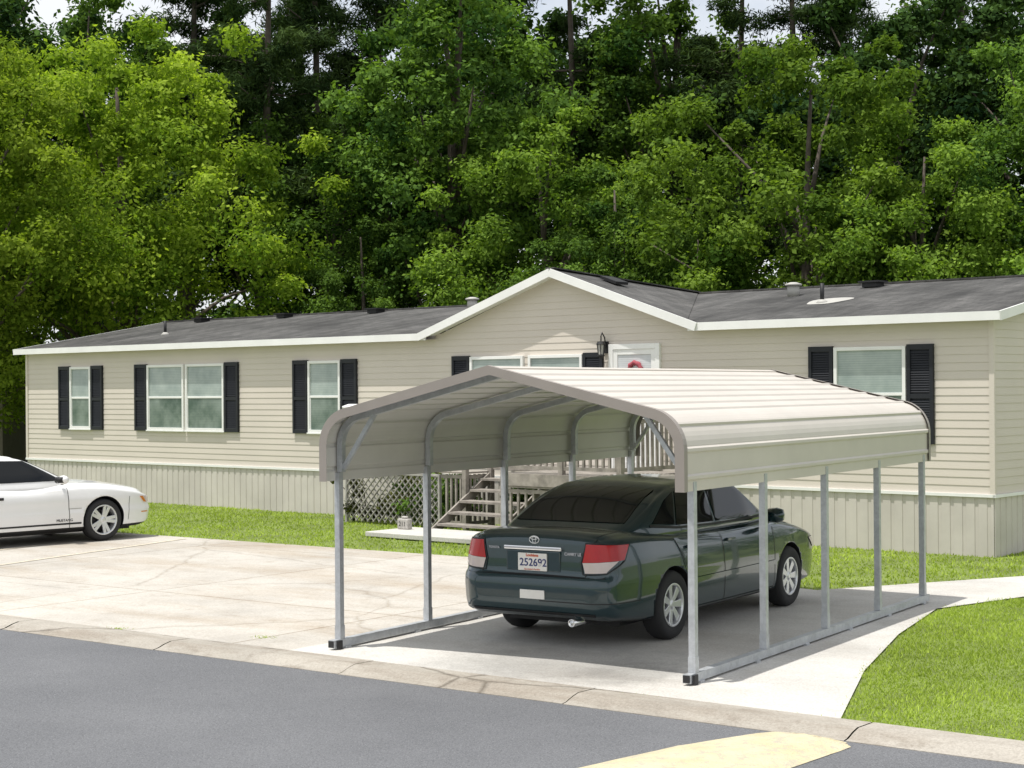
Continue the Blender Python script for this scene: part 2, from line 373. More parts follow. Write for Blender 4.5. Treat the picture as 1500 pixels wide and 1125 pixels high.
def broad(seed,H,R,mat,nc=95,per=380,size=.2,low=.22,bark='bark',cr_=(.13,.28)):
    r=np.random.RandomState(seed); cs=[];rr=[]
    ph=r.uniform(0,6.28,3)
    while len(cs)<nc:
        d=r.normal(0,1,3); d/=np.linalg.norm(d); q=r.uniform(.2,1)**.5
        az=math.atan2(d[1],d[0]); el=d[2]
        lob=1+.26*math.sin(2*az+ph[0])+.22*math.sin(5*az+ph[1]+4*el)
        zc=H*(low+1)/2; hz=H*(1-low)/2
        c=np.array([d[0]*R*q*lob,d[1]*R*q*lob,zc+d[2]*hz*q*.94]); 
        rc=R*r.uniform(*cr_)*(1-.25*max(0,d[2]))
        cs.append(c);rr.append(rc)
    cr=leaves('crown',cs,rr,per,size,mat,seed)
    mb=MB(); lean=r.normal(0,.02*H,2)
    tr=[(lean[0]*f*f+.05*math.sin(f*7),lean[1]*f*f,H*f*.85) for f in np.linspace(0,1,9)]
    r0=.016*H+.03
    mb.tube(tr,[r0*(1.25 if i==0 else 1)*(1-.85*i/8) for i in range(9)],8)
    for i in r.choice(nc,22,replace=False):
        c=cs[i]; f=min(.8,max(.2,(c[2]/H-.18))); b=Vector((lean[0]*f*f,lean[1]*f*f,H*f*.85)); e=Vector(c); mid=(b+e)/2+Vector((0,0,-.04*H*r.uniform(-1,1)))
        mb.tube([b,b.lerp(mid,.6),mid,e],[r0*.38,r0*.3,r0*.2,r0*.06],5)
    me=bpy.data.meshes.new('trunk'); me.from_pydata(mb.v,[],mb.f); me.materials.append(M[bark]); me.polygons.foreach_set('use_smooth',[True]*len(mb.f))
    return me,cr
def pine(seed,H,R):
    r=np.random.RandomState(seed); cs=[];rr=[]; mb=MB()
    lean=r.normal(0,.015*H,2)
    mb.tube([(lean[0]*f,lean[1]*f,H*f) for f in np.linspace(0,1,8)],[.013*H*(1-.85*f) for f in np.linspace(0,1,8)],8)
    for k in range(44):
        f=r.uniform(.38,1.0); z=H*f; L=R*(1.15-f)**.6*r.uniform(.5,1.1); az=r.uniform(0,6.28)
        b=Vector((lean[0]*f,lean[1]*f,z)); e=b+Vector((math.cos(az)*L,math.sin(az)*L,r.uniform(-.1,.25)*L))
        mb.tube([b,(b+e)/2+Vector((0,0,-.05*L)),e],[.05,.035,.015],5)
        for q in (.35,.6,.8,1.0):
            if r.rand()<.85:
                c=b.lerp(e,q)+Vector(r.normal(0,.25,3)); cs.append(tuple(c)); rr.append(r.uniform(.4,.8))
    cr=leaves('crown',cs,rr,220,.3,'leafC',seed,flat=.55,asp=.17,updir=.3)
    me=bpy.data.meshes.new('trunk'); me.from_pydata(mb.v,[],mb.f); me.materials.append(M['darkbark']); me.polygons.foreach_set('use_smooth',[True]*len(mb.f))
    return me,cr
T={}
T['A']=broad(11,14,4.8,'leafA',nc=190,per=430,size=.15,low=.08,cr_=(.10,.22))
T['A2']=broad(12,11.5,3.6,'leafA2',nc=130,per=420,size=.14,low=.10,cr_=(.11,.24))
T['B']=broad(13,15,3.8,'leafB',nc=125,per=400,size=.16,low=.12,cr_=(.12,.25))
T['B2']=broad(14,13,3.3,'leafB',nc=105,per=400,size=.155,low=.1)
T['B3']=broad(15,19,4.1,'leafB',nc=115,per=370,size=.2,low=.22)
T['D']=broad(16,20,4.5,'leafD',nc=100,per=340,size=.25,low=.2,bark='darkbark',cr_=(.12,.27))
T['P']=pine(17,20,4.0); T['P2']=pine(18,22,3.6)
TL={'A':('broad_tree','tall leafy tree with bright yellow-green crown behind the house'),
 'A2':('broad_tree','bushy tree with sunlit light green leaves behind the house'),
 'B':('broad_tree','dense mid-green leafy tree at the edge of the wood'),
 'B2':('broad_tree','rounded mid-green leafy tree at the edge of the wood'),
 'B3':('broad_tree','tall green leafy tree rising above the mobile home roof'),
 'D':('broad_tree','tall dark green leafy tree deep in the wood'),
 'P':('pine_tree','tall dark pine with sparse needles and bare lower trunk'),
 'P2':('pine_tree','tall slender pine with thin drooping needle clumps')}
def plant(k,x,y,sc=1,rz=0):
    nm,lb=TL[k]
    e=thing(nm,(x,y,-.02),rz,lb,'tree',sc,'trees of the wood behind the house')
    for n_,me in zip(('trunk','crown'),T[k]):
        o=bpy.data.objects.new(n_,me); reg(o,e)
plant('A',-11.4,49.3,1.02,.3); plant('A',-15.4,45.5,.95,2.0); plant('A',-18,53,1.05,4.1)
plant('P',-8.6,56,1.0,1.0); plant('B',-6.2,55.5,.88,.4); plant('B2',-4.6,51.5,.66,2.2)
plant('B3',-2.0,52.5,.95,.5); plant('A2',1.1,49.5,1.0,3.0); plant('B2',3.1,47,.74,1.2)
plant('B2',4.9,43.6,.58,4.2); plant('A2',7.6,42.4,1.05,5.2); plant('A2',10.2,40.8,.84,.9); plant('B',13.6,40.5,.8,2.6); plant('A2',15.0,36.5,.95,3.3); plant('B',17.5,41,1,.2)
k=0
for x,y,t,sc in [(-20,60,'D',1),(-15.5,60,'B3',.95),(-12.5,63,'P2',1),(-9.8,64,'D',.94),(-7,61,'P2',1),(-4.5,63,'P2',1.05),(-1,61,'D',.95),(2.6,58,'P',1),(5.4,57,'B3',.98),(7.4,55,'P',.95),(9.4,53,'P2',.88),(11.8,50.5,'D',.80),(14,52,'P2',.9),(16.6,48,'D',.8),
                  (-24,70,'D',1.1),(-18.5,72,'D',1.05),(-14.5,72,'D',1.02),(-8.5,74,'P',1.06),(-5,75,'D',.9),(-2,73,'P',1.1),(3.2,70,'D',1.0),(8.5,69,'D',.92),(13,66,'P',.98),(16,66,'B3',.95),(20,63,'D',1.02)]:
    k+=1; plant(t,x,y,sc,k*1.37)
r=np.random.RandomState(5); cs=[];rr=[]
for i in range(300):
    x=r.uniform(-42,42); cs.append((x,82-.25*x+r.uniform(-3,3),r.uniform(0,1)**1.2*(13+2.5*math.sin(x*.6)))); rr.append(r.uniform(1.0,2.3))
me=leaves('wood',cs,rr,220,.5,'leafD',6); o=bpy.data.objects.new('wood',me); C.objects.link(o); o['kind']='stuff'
cs=[];rr=[]
for i in range(300):
    t=r.uniform(-12,34); d=r.uniform(10.5,17)
    x=-11.67+.754*t+.657*d; y=39.46-.657*t+.754*d
    cs.append((x,y,r.uniform(0,1)**.8*4.8*(.55+.45*math.sin(t*1.3)**2))); rr.append(r.uniform(.45,1.0))
me=leaves('undergrowth',cs,rr,260,.16,'leafB',8); o=bpy.data.objects.new('undergrowth',me); C.objects.link(o); o['kind']='stuff'

# ------------------------------------------------------------------ mobile home
HL=24.56; HD=8.5
HR=rad(-41.05)
H=thing('mobile_home',(-11.67,39.46,0),HR,'long beige vinyl-sided mobile home with dark shingle roof and black shutters','house')
mb=MB()
zc=.90; ch=.118; so_=.010
G0,G1,GP,GZ=13.58,19.44,16.58,4.54
def gl(z): f=(z-3.44)/(GZ-.10-3.44); return G0+f*(GP-G0), G1+f*(GP-G1)
z=zc
while z<3.44:
    z1=z+ch
    for (ax,ay,bx,by,nx,ny) in ((0,0,HL,0,0,-1),(HL,0,HL,HD,1,0),(HL,HD,0,HD,0,1),(0,HD,0,0,-1,0)):
        o0,o1=so_,.002
        mb.quad((ax+nx*o0,ay+ny*o0,z),(bx+nx*o0,by+ny*o0,z),(bx+nx*o1,by+ny*o1,z1),(ax+nx*o1,ay+ny*o1,z1))
        mb.quad((ax+nx*o1,ay+ny*o1,z),(bx+nx*o1,by+ny*o1,z),(bx+nx*o0,by+ny*o0,z),(ax+nx*o0,ay+ny*o0,z))
    z=z1
zz=z
while z<GZ-.12:
    z1=min(z+ch,GZ-.101); a0,b0=gl(z); a1,b1=gl(z1)
    mb.quad((a0,-so_,z),(b0,-so_,z),(b1,-.002,z1),(a1,-.002,z1)); mb.quad((a0,-.002,z),(b0,-.002,z),(b0,-so_,z),(a0,-so_,z))
    z=z1
z=zz
while z<4.2:
    z1=z+ch
    f0=min(1,(z-3.44)/.80); f1=min(1,(z1-3.44)/.80)
    for X,sg in ((HL,1),(0,-1)):
        mb.quad((X+sg*so_,f0*4.25,z),(X+sg*so_,HD-f0*4.25,z),(X+sg*.002,HD-f1*4.25,z1),(X+sg*.002,f1*4.25,z1))
    z=z1
mb.obj('wall','siding',H)
for X in (0,HL):
    for Y in (0,HD):
        mb=MB(); mb.box(X-.05 if X else X-.03,X+.03 if X else X+.05,Y-.03,Y+.03,.9,3.44); mb.obj('corner_trim','siding',H)
mb=MB(); mb.box(-.035,HL+.035,-.04,-.001,.855,.90); mb.obj('skirting_trim','white',H)
mb=MB(); mb.box(HL+.001,HL+.04,-.04,HD,.852,.898); mb.obj('skirting_trim','white',H)
mb=MB()
def ribs(ax,ay,dx,dy,nx,ny,L):
    t=0;p=.19
    while t<L:
        for (u0,o0),(u1,o1) in zip(((0,.0),(.008,.012),(.135,.012),(.143,0)),((.008,.012),(.135,.012),(.143,0),(p,0))):
            a=min(t+u0,L);b=min(t+u1,L)
            if b<=a: continue
            A=(ax+dx*a+nx*o0,ay+dy*a+ny*o0); B=(ax+dx*b+nx*o1,ay+dy*b+ny*o1)
            mb.quad((*A,-.02),(*B,-.02),(*B,.856),(*A,.856))
        t+=p
ribs(0,0,1,0,0,-1,HL); ribs(HL,0,0,1,1,0,HD); ribs(0,HD,0,-1,-1,0,HD); ribs(HL,HD,-1,0,0,1,HL)
mb.obj('skirting','skirt',H)
e0,e1=-.22,HL+.22; zr=4.28; ze=3.50; zw=ze+.27*(zr-ze)/4.47
mb=MB()
mb.quad((e0,-.22,ze),(G0,-.22,ze),(G0,.05,zw),(e0,.05,zw)); mb.quad((G1,-.22,ze),(e1,-.22,ze),(e1,.05,zw),(G1,.05,zw))
mb.quad((e0,.05,zw),(e1,.05,zw),(e1,4.25,zr),(e0,4.25,zr)); mb.quad((e0,4.25,zr),(e1,4.25,zr),(e1,HD+.22,ze),(e0,HD+.22,ze))
A=(GP,-.25,GZ);R_=(GP,4.25,4.295);Lr=(G1,-.25,3.505);Ll=(G0,-.25,3.505)
mb.tri(A,Lr,R_); mb.tri(A,R_,Ll)
mb.beam((e0,4.25,zr+.005),(e1,4.25,zr+.005),.22,.03); mb.beam((GP,-.25,GZ+.01),(GP,4.2,4.305),.2,.02)
roof=mb.obj('roof','shingle',H)
def fas(fn):
    global mb
    mb=MB(); fn(); mb.obj('fascia','white',roof)
fas(lambda:(mb.box(e0,G0-.02,-.245,-.215,3.375,3.505),mb.quad((e0,-.22,3.385),(G0+.05,-.22,3.385),(G0+.05,.0,3.40),(e0,.0,3.40))))
fas(lambda:(mb.box(G1+.02,e1,-.245,-.215,3.375,3.505),mb.quad((G1-.05,-.22,3.385),(e1,-.22,3.385),(e1,.0,3.40),(G1-.05,.0,3.40))))
fas(lambda:(mb.beam((G0-.19,-.262,3.435),(GP,-.262,GZ-.07),.03,.14),mb.quad((G0,-.25,3.44),(GP,-.25,GZ-.13),(GP,0,GZ-.11),(G0,0,3.46))))
fas(lambda:(mb.beam((G1+.19,-.262,3.435),(GP,-.262,GZ-.07),.028,.14),mb.quad((G1,-.25,3.44),(GP,-.25,GZ-.13),(GP,0,GZ-.11),(G1,0,3.46))))
for X in (e0,e1):
    fas(lambda:(mb.beam((X,-.24,ze-.065),(X,4.25,zr-.065),.03,.135),mb.beam((X,HD+.24,ze-.065),(X,4.25,zr-.066),.03,.135)))
for X0_,X1_ in ((HL,e1),(e0,0)):
    mb=MB(); mb.quad((X0_,-.2,3.40),(X1_,-.2,3.40),(X1_,4.25,4.18),(X0_,4.25,4.18)); mb.obj('soffit','white',roof)
def rz_(v): return ze+(v+.22)*(zr-ze)/4.47
def vent(u,v,kind):
    z=rz_(v); mb=MB()
    if kind=='pipe':
        mb.tube([(u,v,z-.02),(u,v,z+.32)],.035,10); mb.tube([(u,v,z-.03),(u,v,z+.05)],[.13,.05],10,1)
        mb.obj('vent_pipe',['black','flash'],roof,True)
    elif kind=='box':
        mb.beam((u-.2,v,z+.09),(u+.2,v,z+.09),.36,.03); mb.beam((u-.14,v,z+.035),(u+.14,v,z+.035),.28,.08)
        mb.obj('roof_vent','black',roof)
    else:
        mb.tube([(u,v,z-.02),(u,v,z+.18)],.11,14); mb.tube([(u,v,z+.18),(u,v,z+.21),(u,v,z+.24)],[.15,.15,.06],14)
        mb.obj('vent_cap',['flash'],roof,True)
vent(3.42,1.5,'pipe'); vent(20.75,1.8,'pipe'); 
for u in (1.87,5.0,8.11,20.6): vent(u,3.8,'box')
vent(11.15,3.7,'cap'); vent(19.47,3.0,'cap')
mb=MB(); mb.beam((16.85,1.0,4.43),(17.2,1.0,4.31),.36,.05); mb.obj('roof_vent','black',roof)
mb=MB(); zz=lambda v:rz_(v)+.006
ring=[(20.78+.36*math.cos(a)*(1+.15*math.sin(3*a)),1.95+.45*math.sin(a)*(1+.12*math.cos(2*a))) for a in np.linspace(0,2*math.pi,20,endpoint=False)]
mb.v=[(a,b,zz(b)) for a,b in ring]; mb.f=[tuple(range(20))]; mb.m=[0]; mb.obj('flashing_patch','flash',roof)

def window(x0,x1,z0,z1):
    mb=MB(); f=.055; y0,y1=-.062,.0
    mb.box(x0,x0+f,y0,y1,z0,z1); mb.box(x1-f,x1,y0,y1,z0,z1); mb.box(x0+f,x1-f,y0,y1,z1-f,z1); mb.box(x0+f,x1-f,y0,y1,z0,z0+f)
    zm=(z0+z1)/2; mb.box(x0+f,x1-f,-.05,-.0,zm-.022,zm+.022)
    mb.box(x0-.02,x1+.02,-.075,-.0,z0-.03,z0-.001)
    mb.box(x0+f,x0+f+.02,-.045,0,z0+f,zm-.022); mb.box(x1-f-.02,x1-f,-.045,0,z0+f,zm-.022)
    w=mb.obj('window','white',H,bevel=.004)
    mb=MB(); mb.box(x0+f,x1-f,-.030,-.022,zm+.022,z1-f); mb.obj('upper_pane','pane_up',w)
    mb=MB(); mb.box(x0+f+.02,x1-f-.02,-.036,-.028,z0+f,zm-.022); mb.obj('lower_pane','pane_lo',w)
def shutter(x0,x1,z0=1.60,z1=3.07):
    mb=MB(); f=.055
    mb.box(x0,x0+f,-.06,-.0,z0,z1); mb.box(x1-f,x1,-.06,-.0,z0,z1)
    zm=z0+(z1-z0)*.48
    for a,b in ((z0,z0+.08),(zm-.035,zm+.035),(z1-.08,z1)): mb.box(x0+f,x1-f,-.058,-.0,a,b)
    z=z0+.08
    while z<z1-.1:
        if not(zm-.06<z<zm+.035): mb.quad((x0+f,-.050,z),(x1-f,-.050,z),(x1-f,-.03,z+.036),(x0+f,-.03,z+.036)); mb.quad((x0+f,-.03,z),(x1-f,-.03,z),(x1-f,-.050,z),(x0+f,-.050,z))
        z+=.036
    mb.box(x0+f,x1-f,-.026,0,z0+.08,z1-.08)
    mb.obj('shutter','shutter',H)
for a,b in ((1.84,2.66),(4.80,6.10),(6.17,7.46),(10.10,11.04),(14.50,15.78),(15.90,17.12),(22.02,23.22)):
    window(a,b,1.62,3.05)
for a,b in ((1.38,1.82),(2.68,3.11),(4.34,4.78),(7.48,7.92),(9.64,10.08),(11.06,11.50),(14.05,14.48),(17.14,17.56),(21.58,22.0),(23.24,23.66)):
    shutter(a,b)
dx0,dx1,dz0,dz1=17.70,18.76,1.10,3.20
mb=MB(); f=.09
mb.box(dx0,dx0+f,-.06,0,dz0,dz1); mb.box(dx1-f,dx1,-.06,0,dz0,dz1); mb.box(dx0+f,dx1-f,-.06,0,dz1-f,dz1); mb.box(dx0+f,dx1-f,-.045,0,dz0,dz0+.12)
mb.box(dx0+f,dx0+f+.09,-.045,0,dz0+.12,dz1-f); mb.box(dx1-f-.09,dx1-f,-.045,0,dz0+.12,dz1-f); mb.box(dx0+f+.09,dx1-f-.09,-.044,0,dz0+1.0,dz0+1.1); mb.box(dx0+f+.09,dx1-f-.09,-.044,0,dz1-f-.09,dz1-f)
mb.box(dx0+f+.09,dx1-f-.09,-.035,0,dz0+.12,dz0+1.0)
dr=mb.obj('door','white',H,bevel=.004)
mb=MB(); mb.box(dx0+f+.09,dx1-f-.09,-.028,-.02,dz0+1.1,dz1-f-.09); mb.obj('door_glass','pane_door',dr)
mb=MB(); mb.box(dx0+f+.03,dx0+f+.06,-.085,-.045,dz0+.98,dz0+1.12); mb.obj('handle','black',dr,bevel=.004)
mb=MB(); pts=[(18.25+.12*math.cos(a),-.05,2.76+.12*math.sin(a)) for a in np.linspace(0,6.283,24)]; mb.tube(pts,[.04+.012*math.sin(i*2.3) for i in range(24)],7,ref=(0,1,0)); w=mb.obj('door_wreath','pink',None,True)
w.location=H.location; w.rotation_euler=(0,0,HR); w['label']='round pink flower wreath hung on the white door'; w['category']='wreath'
mb=MB(); mb.lathe([(.0,3.16),(.06,3.15),(.085,3.10),(.02,3.09)],12,0,'z'); 
for a in range(6):
    q=a*math.pi/3; mb.beam((.07*math.cos(q),.07*math.sin(q),3.10),(.05*math.cos(q),.05*math.sin(q),2.92),.012,.012)
mb.lathe([(.055,2.93),(.06,2.91),(.03,2.88),(0,2.85)],12,0,'z'); mb.lathe([(.045,2.92),(.06,3.10)],12,1,'z')
mb.tube([(0,.13,3.05),(0,.10,3.22),(0,.03,3.30),(0,0,3.24),(0,0,3.15)],.012,6); mb.box(-.05,.05,.13,.15,2.95,3.15)
mb.obj('wall_lantern',['black','flash'],H,loc=(17.63,-.17,.10))
# ------------------------------------------------------------------ porch
def sub(name,label,cat): return thing(name,(-11.67,39.46,0),HR,label,cat)
PO=sub('wooden_porch','weathered grey wooden porch with picket railing and front steps','porch')
pz=1.08; qx0,qx1,qx2=15.4,16.9,19.35; yb=-.5; yf=-1.9
mb=MB()
y=yf
while y<-.12: mb.box(qx1 if y<yb-.05 else qx0,qx2,y,min(y+.13,-.06),pz-.04,pz); y+=.14
mb.box(qx1,qx2,yf-.04,yf-.001,pz-.2,pz-.002); mb.box(qx1-.04,qx1-.001,yf,yb,pz-.2,pz-.003); mb.box(qx2+.001,qx2+.04,yf,-.06,pz-.2,pz-.003)
mb.obj('deck','wood',PO)
for (a,b,t_) in ((qx1+.0,yf+.05,1),(qx2-.05,yf+.05,1),(qx0,yb,1),(qx1,yb,0),(qx2-.05,-.12,1),((qx1+qx2)/2,yf+.05,1)):
    mb=MB(); mb.box(a-.045,a+.045,b-.045,b+.045,0,pz+.98 if t_ else pz-.05); mb.obj('porch_post','wood',PO)
def rail(a,b,h=.92,lo=.1,step=.125):
    mb=MB()
    a=Vector(a);b=Vector(b); mb.beam(a+Vector((0,0,h)),b+Vector((0,0,h)),.09,.03); mb.beam(a+Vector((0,0,h-.07)),b+Vector((0,0,h-.07)),.035,.06); mb.beam(a+Vector((0,0,lo)),b+Vector((0,0,lo)),.035,.06)
    L=Vector((b.x-a.x,b.y-a.y,0)).length; n=max(2,int(L/step))
    for i in range(1,n):
        q=a.lerp(b,i/n); mb.beam(q+Vector((0,0,lo)),q+Vector((0,0,h-.03)),.038,.038)
    mb.obj('railing','wood',PO)
rail((qx1,yf+.05,pz),(qx2,yf+.05,pz)); rail((qx2-.05,yf,pz),(qx2-.05,-.12,pz)); rail((qx0,yb,pz),(qx0,-.1,pz))
rail((qx1,yf+.03,0),(qx2,yf+.03,0),.86,.12,.16)
mb=MB(); nst=6; run=.28
for i in range(nst-1):
    zt=(i+1)*pz/nst; ya=yb-(nst-1-i)*run
    mb.box(qx0+.03,qx1-.05,ya-.03,ya+.12,zt-.04,zt-.002); mb.box(qx0+.03,qx1-.05,ya+.13,ya+.27,zt-.04,zt-.002)
for xx in (qx0,qx1-.03):
    mb.beam((xx,yb-nst*run+.1,-.02),(xx,yb,pz-.16),.04,.16)
mb.obj('steps','wood',PO)
# picket section left of the steps
rail((14.78,-1.1,0),(qx0-.05,-1.1,0),1.0,.12,.11); rail((qx0-.06,-1.1,0),(qx0-.06,yb,0),1.0,.12,.11)
mb=MB(); mb.box(qx0-.10,qx0-.01,-1.15,-1.06,0,1.08); mb.obj('porch_post','wood',PO)
mb=MB(); mb.box(14.9,17.3,-3.1,-1.98,.02,.10); o=mb.obj('landing_slab','walkconc',None,bevel=.01); o.location=H.location; o.rotation_euler=(0,0,HR); o['kind']='structure'
LA=sub('lattice_screen','grey weathered diamond lattice screen standing before vines','lattice')
mb=MB(); X0,X1,Z0,Z1=12.35,14.7,.04,.92
for k in range(-12,44):
    for sg in (1,-1):
        c=X0+k*.15 if sg>0 else X0-1+k*.15
        if sg>0: z_a=max(Z0,c-X1); z_b=min(Z1,c-X0)
        else: z_a=max(Z0,X0-c); z_b=min(Z1,X1-c)
        if z_b-z_a<.04: continue
        fx=(lambda z_:c-z_) if sg>0 else (lambda z_:c+z_)
        mb.beam((fx(z_a),-1.1+.008*sg,z_a),(fx(z_b),-1.1+.008*sg,z_b),.012,.034,ref=(0,1,0))
mb.obj('lattice','lattice',LA)
mb=MB(); mb.box(X0-.04,X0,-1.13,-1.07,0,Z1+.03); mb.box(X1,X1+.04,-1.13,-1.07,0,Z1+.03); mb.box(X0,X1,-1.13,-1.07,Z1,Z1+.04); mb.obj('lattice_frame','lattice',LA)
def shrub(u,v,h,r_,seed,mat,label):
    S_=thing('shrub',(-11.67+.754*u+.657*v,39.46-.657*u+.754*v,0),0,label,'shrub')
    q=np.random.RandomState(seed); cs=[(q.normal(0,r_*.5),q.normal(0,r_*.3),q.uniform(.15,h)) for _ in range(14)]
    me=leaves('foliage',cs,[q.uniform(.10,.24) for _ in cs],130,.08,mat,seed); o=bpy.data.objects.new('foliage',me); reg(o,S_)
    mb=MB()
    for c in cs[:7]: mb.tube([(0,0,-.02),(c[0]*.5,c[1]*.5,c[2]*.6),c],[.018,.012,.005],5)
    mb.obj('stem','bark',S_)
shrub(12.5,-.75,1.15,.55,1,'leafE','reddish green vine growing behind the lattice screen')
shrub(13.3,-.6,.95,.5,5,'leafE','tangled dark vine growing behind the lattice screen')
shrub(14.1,-.6,.85,.5,2,'leafB','green shrub growing behind the lattice screen')
shrub(14.75,-.6,.9,.35,3,'leafB','leafy green shrub between the lattice and the steps')
shrub(16.1,-.35,.7,.4,4,'leafB','low green shrub under the wooden steps')
L_=sub('garden_lamp','small white-capped garden lamp post near the house wall','lamp')
mb=MB(); mb.tube([(12.3,-.9,0),(12.3,-.9,2.06)],.03,8); mb.obj('pole','black',L_,True)
mb=MB(); mb.tube([(12.3,-.9,2.06),(12.3,-.9,2.12),(12.3,-.9,2.16),(12.3,-.9,2.20)],[.08,.2,.2,.08],16); mb.obj('lamp_cap','white',L_,True)
Nn=sub('house_number_stone','small grey stone block showing the house number 211','sign')
mb=MB(); mb.box(15.0,15.25,-2.45,-2.33,.10,.28); mb.box(15.07,15.19,-2.43,-2.35,.28,.32); mb.obj('stone_block','stone',Nn,bevel=.02)
text('211',.11,'black',Nn,Matrix(((1,0,0,15.125),(0,0,-1,-2.452),(0,1,0,.19),(0,0,0,1))))
NB=thing('neighbouring_house',(-26.5,49,0),rad(5),'tan neighbouring house in the shade of the trees','house')
mb=MB(); mb.box(0,11,0,8,0,3.1); mb.obj('wall','tan',NB)
mb=MB(); mb.quad((-.3,-.4,3.1),(11.3,-.4,3.1),(11.3,4,4.4),(-.3,4,4.4)); mb.quad((-.3,4,4.4),(11.3,4,4.4),(11.3,8.4,3.1),(-.3,8.4,3.1)); mb.box(-.3,11.3,-.44,-.40,2.98,3.12); mb.obj('roof','shingle',NB)
mb=MB(); mb.box(7,8,-.03,0,1.2,2.3); mb.obj('window','glass',NB)

# ------------------------------------------------------------------ carport
CW,CL=3.7,5.85
CP=thing('carport',(-1.66,15.46,.018),rad(-32.5),'open metal carport with beige ribbed roof on galvanised posts','carport')
def cpath():
    half=[(-.012,1.585),(-.012,1.92)]
    for a in np.linspace(180,103.8,12)[1:]: half.append((.308+.32*math.cos(rad(a)),1.92+.32*math.sin(rad(a))))
    half.append((CW/2,half[-1][1]+(CW/2-half[-1][0])*.235))
    return half+[(CW-x,z) for x,z in reversed(half[:-1])]
full=cpath(); segs=[]; tot=0
for a,b in zip(full[:-1],full[1:]): l=math.dist(a,b); segs.append((tot,l,a,b)); tot+=l
def at(t,off=0):
    t=max(0,min(tot-1e-6,t))
    for s0,l,a,b in segs:
        if t<=s0+l+1e-9:
            f=(t-s0)/l; nx,nz=-(b[1]-a[1])/l,(b[0]-a[0])/l
            return (a[0]+(b[0]-a[0])*f+nx*off, a[1]+(b[1]-a[1])*f+nz*off)
rib=.226; half_t=tot/2; ts=[(0,0)]; c=rib*.5
while c<half_t-.06:
    for d_,h_ in ((-.028,0),(-.012,.016),(.012,.016),(.028,0)): ts.append((c+d_,h_))
    c+=rib
left=list(ts); ts=left+[(half_t-.05,0),(half_t-.049,.012),(half_t,.016),(half_t+.049,.012),(half_t+.05,0)]+[(tot-a,b) for a,b in reversed(left)]
base=list(ts)
for s0,l,a,b in segs: ts.append((s0,None))
ts=sorted(ts,key=lambda q:q[0]); pts=[]
for t_,h_ in ts:
    if h_ is None: h_=float(np.interp(t_,[q[0] for q in base],[q[1] for q in base]))
    pts.append((t_,h_))
y0c,y1c=-.19,CL+.14
mb=MB()
for off,mi in ((.012,0),(.004,1)):
    pr=[at(t_,h_+off) for t_,h_ in pts]
    for a,b in zip(pr[:-1],pr[1:]):
        mb.quad((a[0],y0c,a[1]),(b[0],y0c,b[1]),(b[0],y1c,b[1]),(a[0],y1c,a[1]),mi)
croof=mb.obj('roof',['sheet','sheet_in'],CP)
st=list(np.linspace(0,.335,3))+list(np.linspace(.34,.80,12))+[tot/2]
st=st+[tot-q for q in reversed(st[:-1])]
for yy,w in ((y0c,-1),(y1c,1)):
    mb=MB()
    pr=[(at(t_,.034),at(t_,-.052)) for t_ in st]
    for (a,b),(c_,d_) in zip(pr[:-1],pr[1:]):
        ya=yy+w*.012; yb_=yy-w*.05
        mb.quad((a[0],ya,a[1]),(c_[0],ya,c_[1]),(d_[0],ya,d_[1]),(b[0],ya,b[1]))
        mb.quad((a[0],ya,a[1]),(c_[0],ya,c_[1]),(c_[0],yb_,c_[1]),(a[0],yb_,a[1]))
    mb.obj('edge_trim','cptrim',croof)
hs=.0295
for i in range(5):
    y=i*CL/4 + (.03 if i==0 else (-.03 if i==4 else 0))
    for X in (0,CW):
        mb=MB(); mb.box(X-hs,X+hs,y-hs,y+hs,.091,1.66); mb.box(X-hs-.004,X+hs+.004,y-hs-.004,y+hs+.004,.092,.22)
        mb.obj('post','galv',CP)
    mb=MB(); bt=[.08]+st[2:-2]+[tot-.08]; pp=[at(t_,-.045) for t_ in bt]
    mb.tube([(a[0],y,a[1]) for a in pp],hs*1.38,4,rot=math.pi/4,ref=(0,1,0)); mb.obj('roof_bow','galv',CP)
    if i in (0,4):
        for sg in (0,1):
            a=(.06,y+.001,1.70); b=at(.335+.40+.22,-.06); b=(b[0],y+.001,b[1])
            if sg: a=(CW-a[0],y,a[2]); b=(CW-b[0],y,b[2])
            mb=MB(); mb.beam(a,b,.04,.035,ref=(0,1,0)); mb.obj('knee_brace','galv',CP)
for X in (0,CW):
    mb=MB(); mb.box(X-.036,X+.036,-.10,CL+.1,.018,.090)
    for q in np.linspace(.1,CL-.1,6): mb.box(X-.05,X+.05,q-.04,q+.04,0,.020)
    mb.obj('base_rail','galv',CP)
    mb=MB(); mb.box(X-.030,X+.030,-.108,-.101,.024,.084); mb.obj('foot_cap','black',CP)
    mb=MB(); mb.box(X+.038,X+.060,-.07,-.0,.0,.085); mb.obj('anchor_bracket','black',CP,bevel=.004)
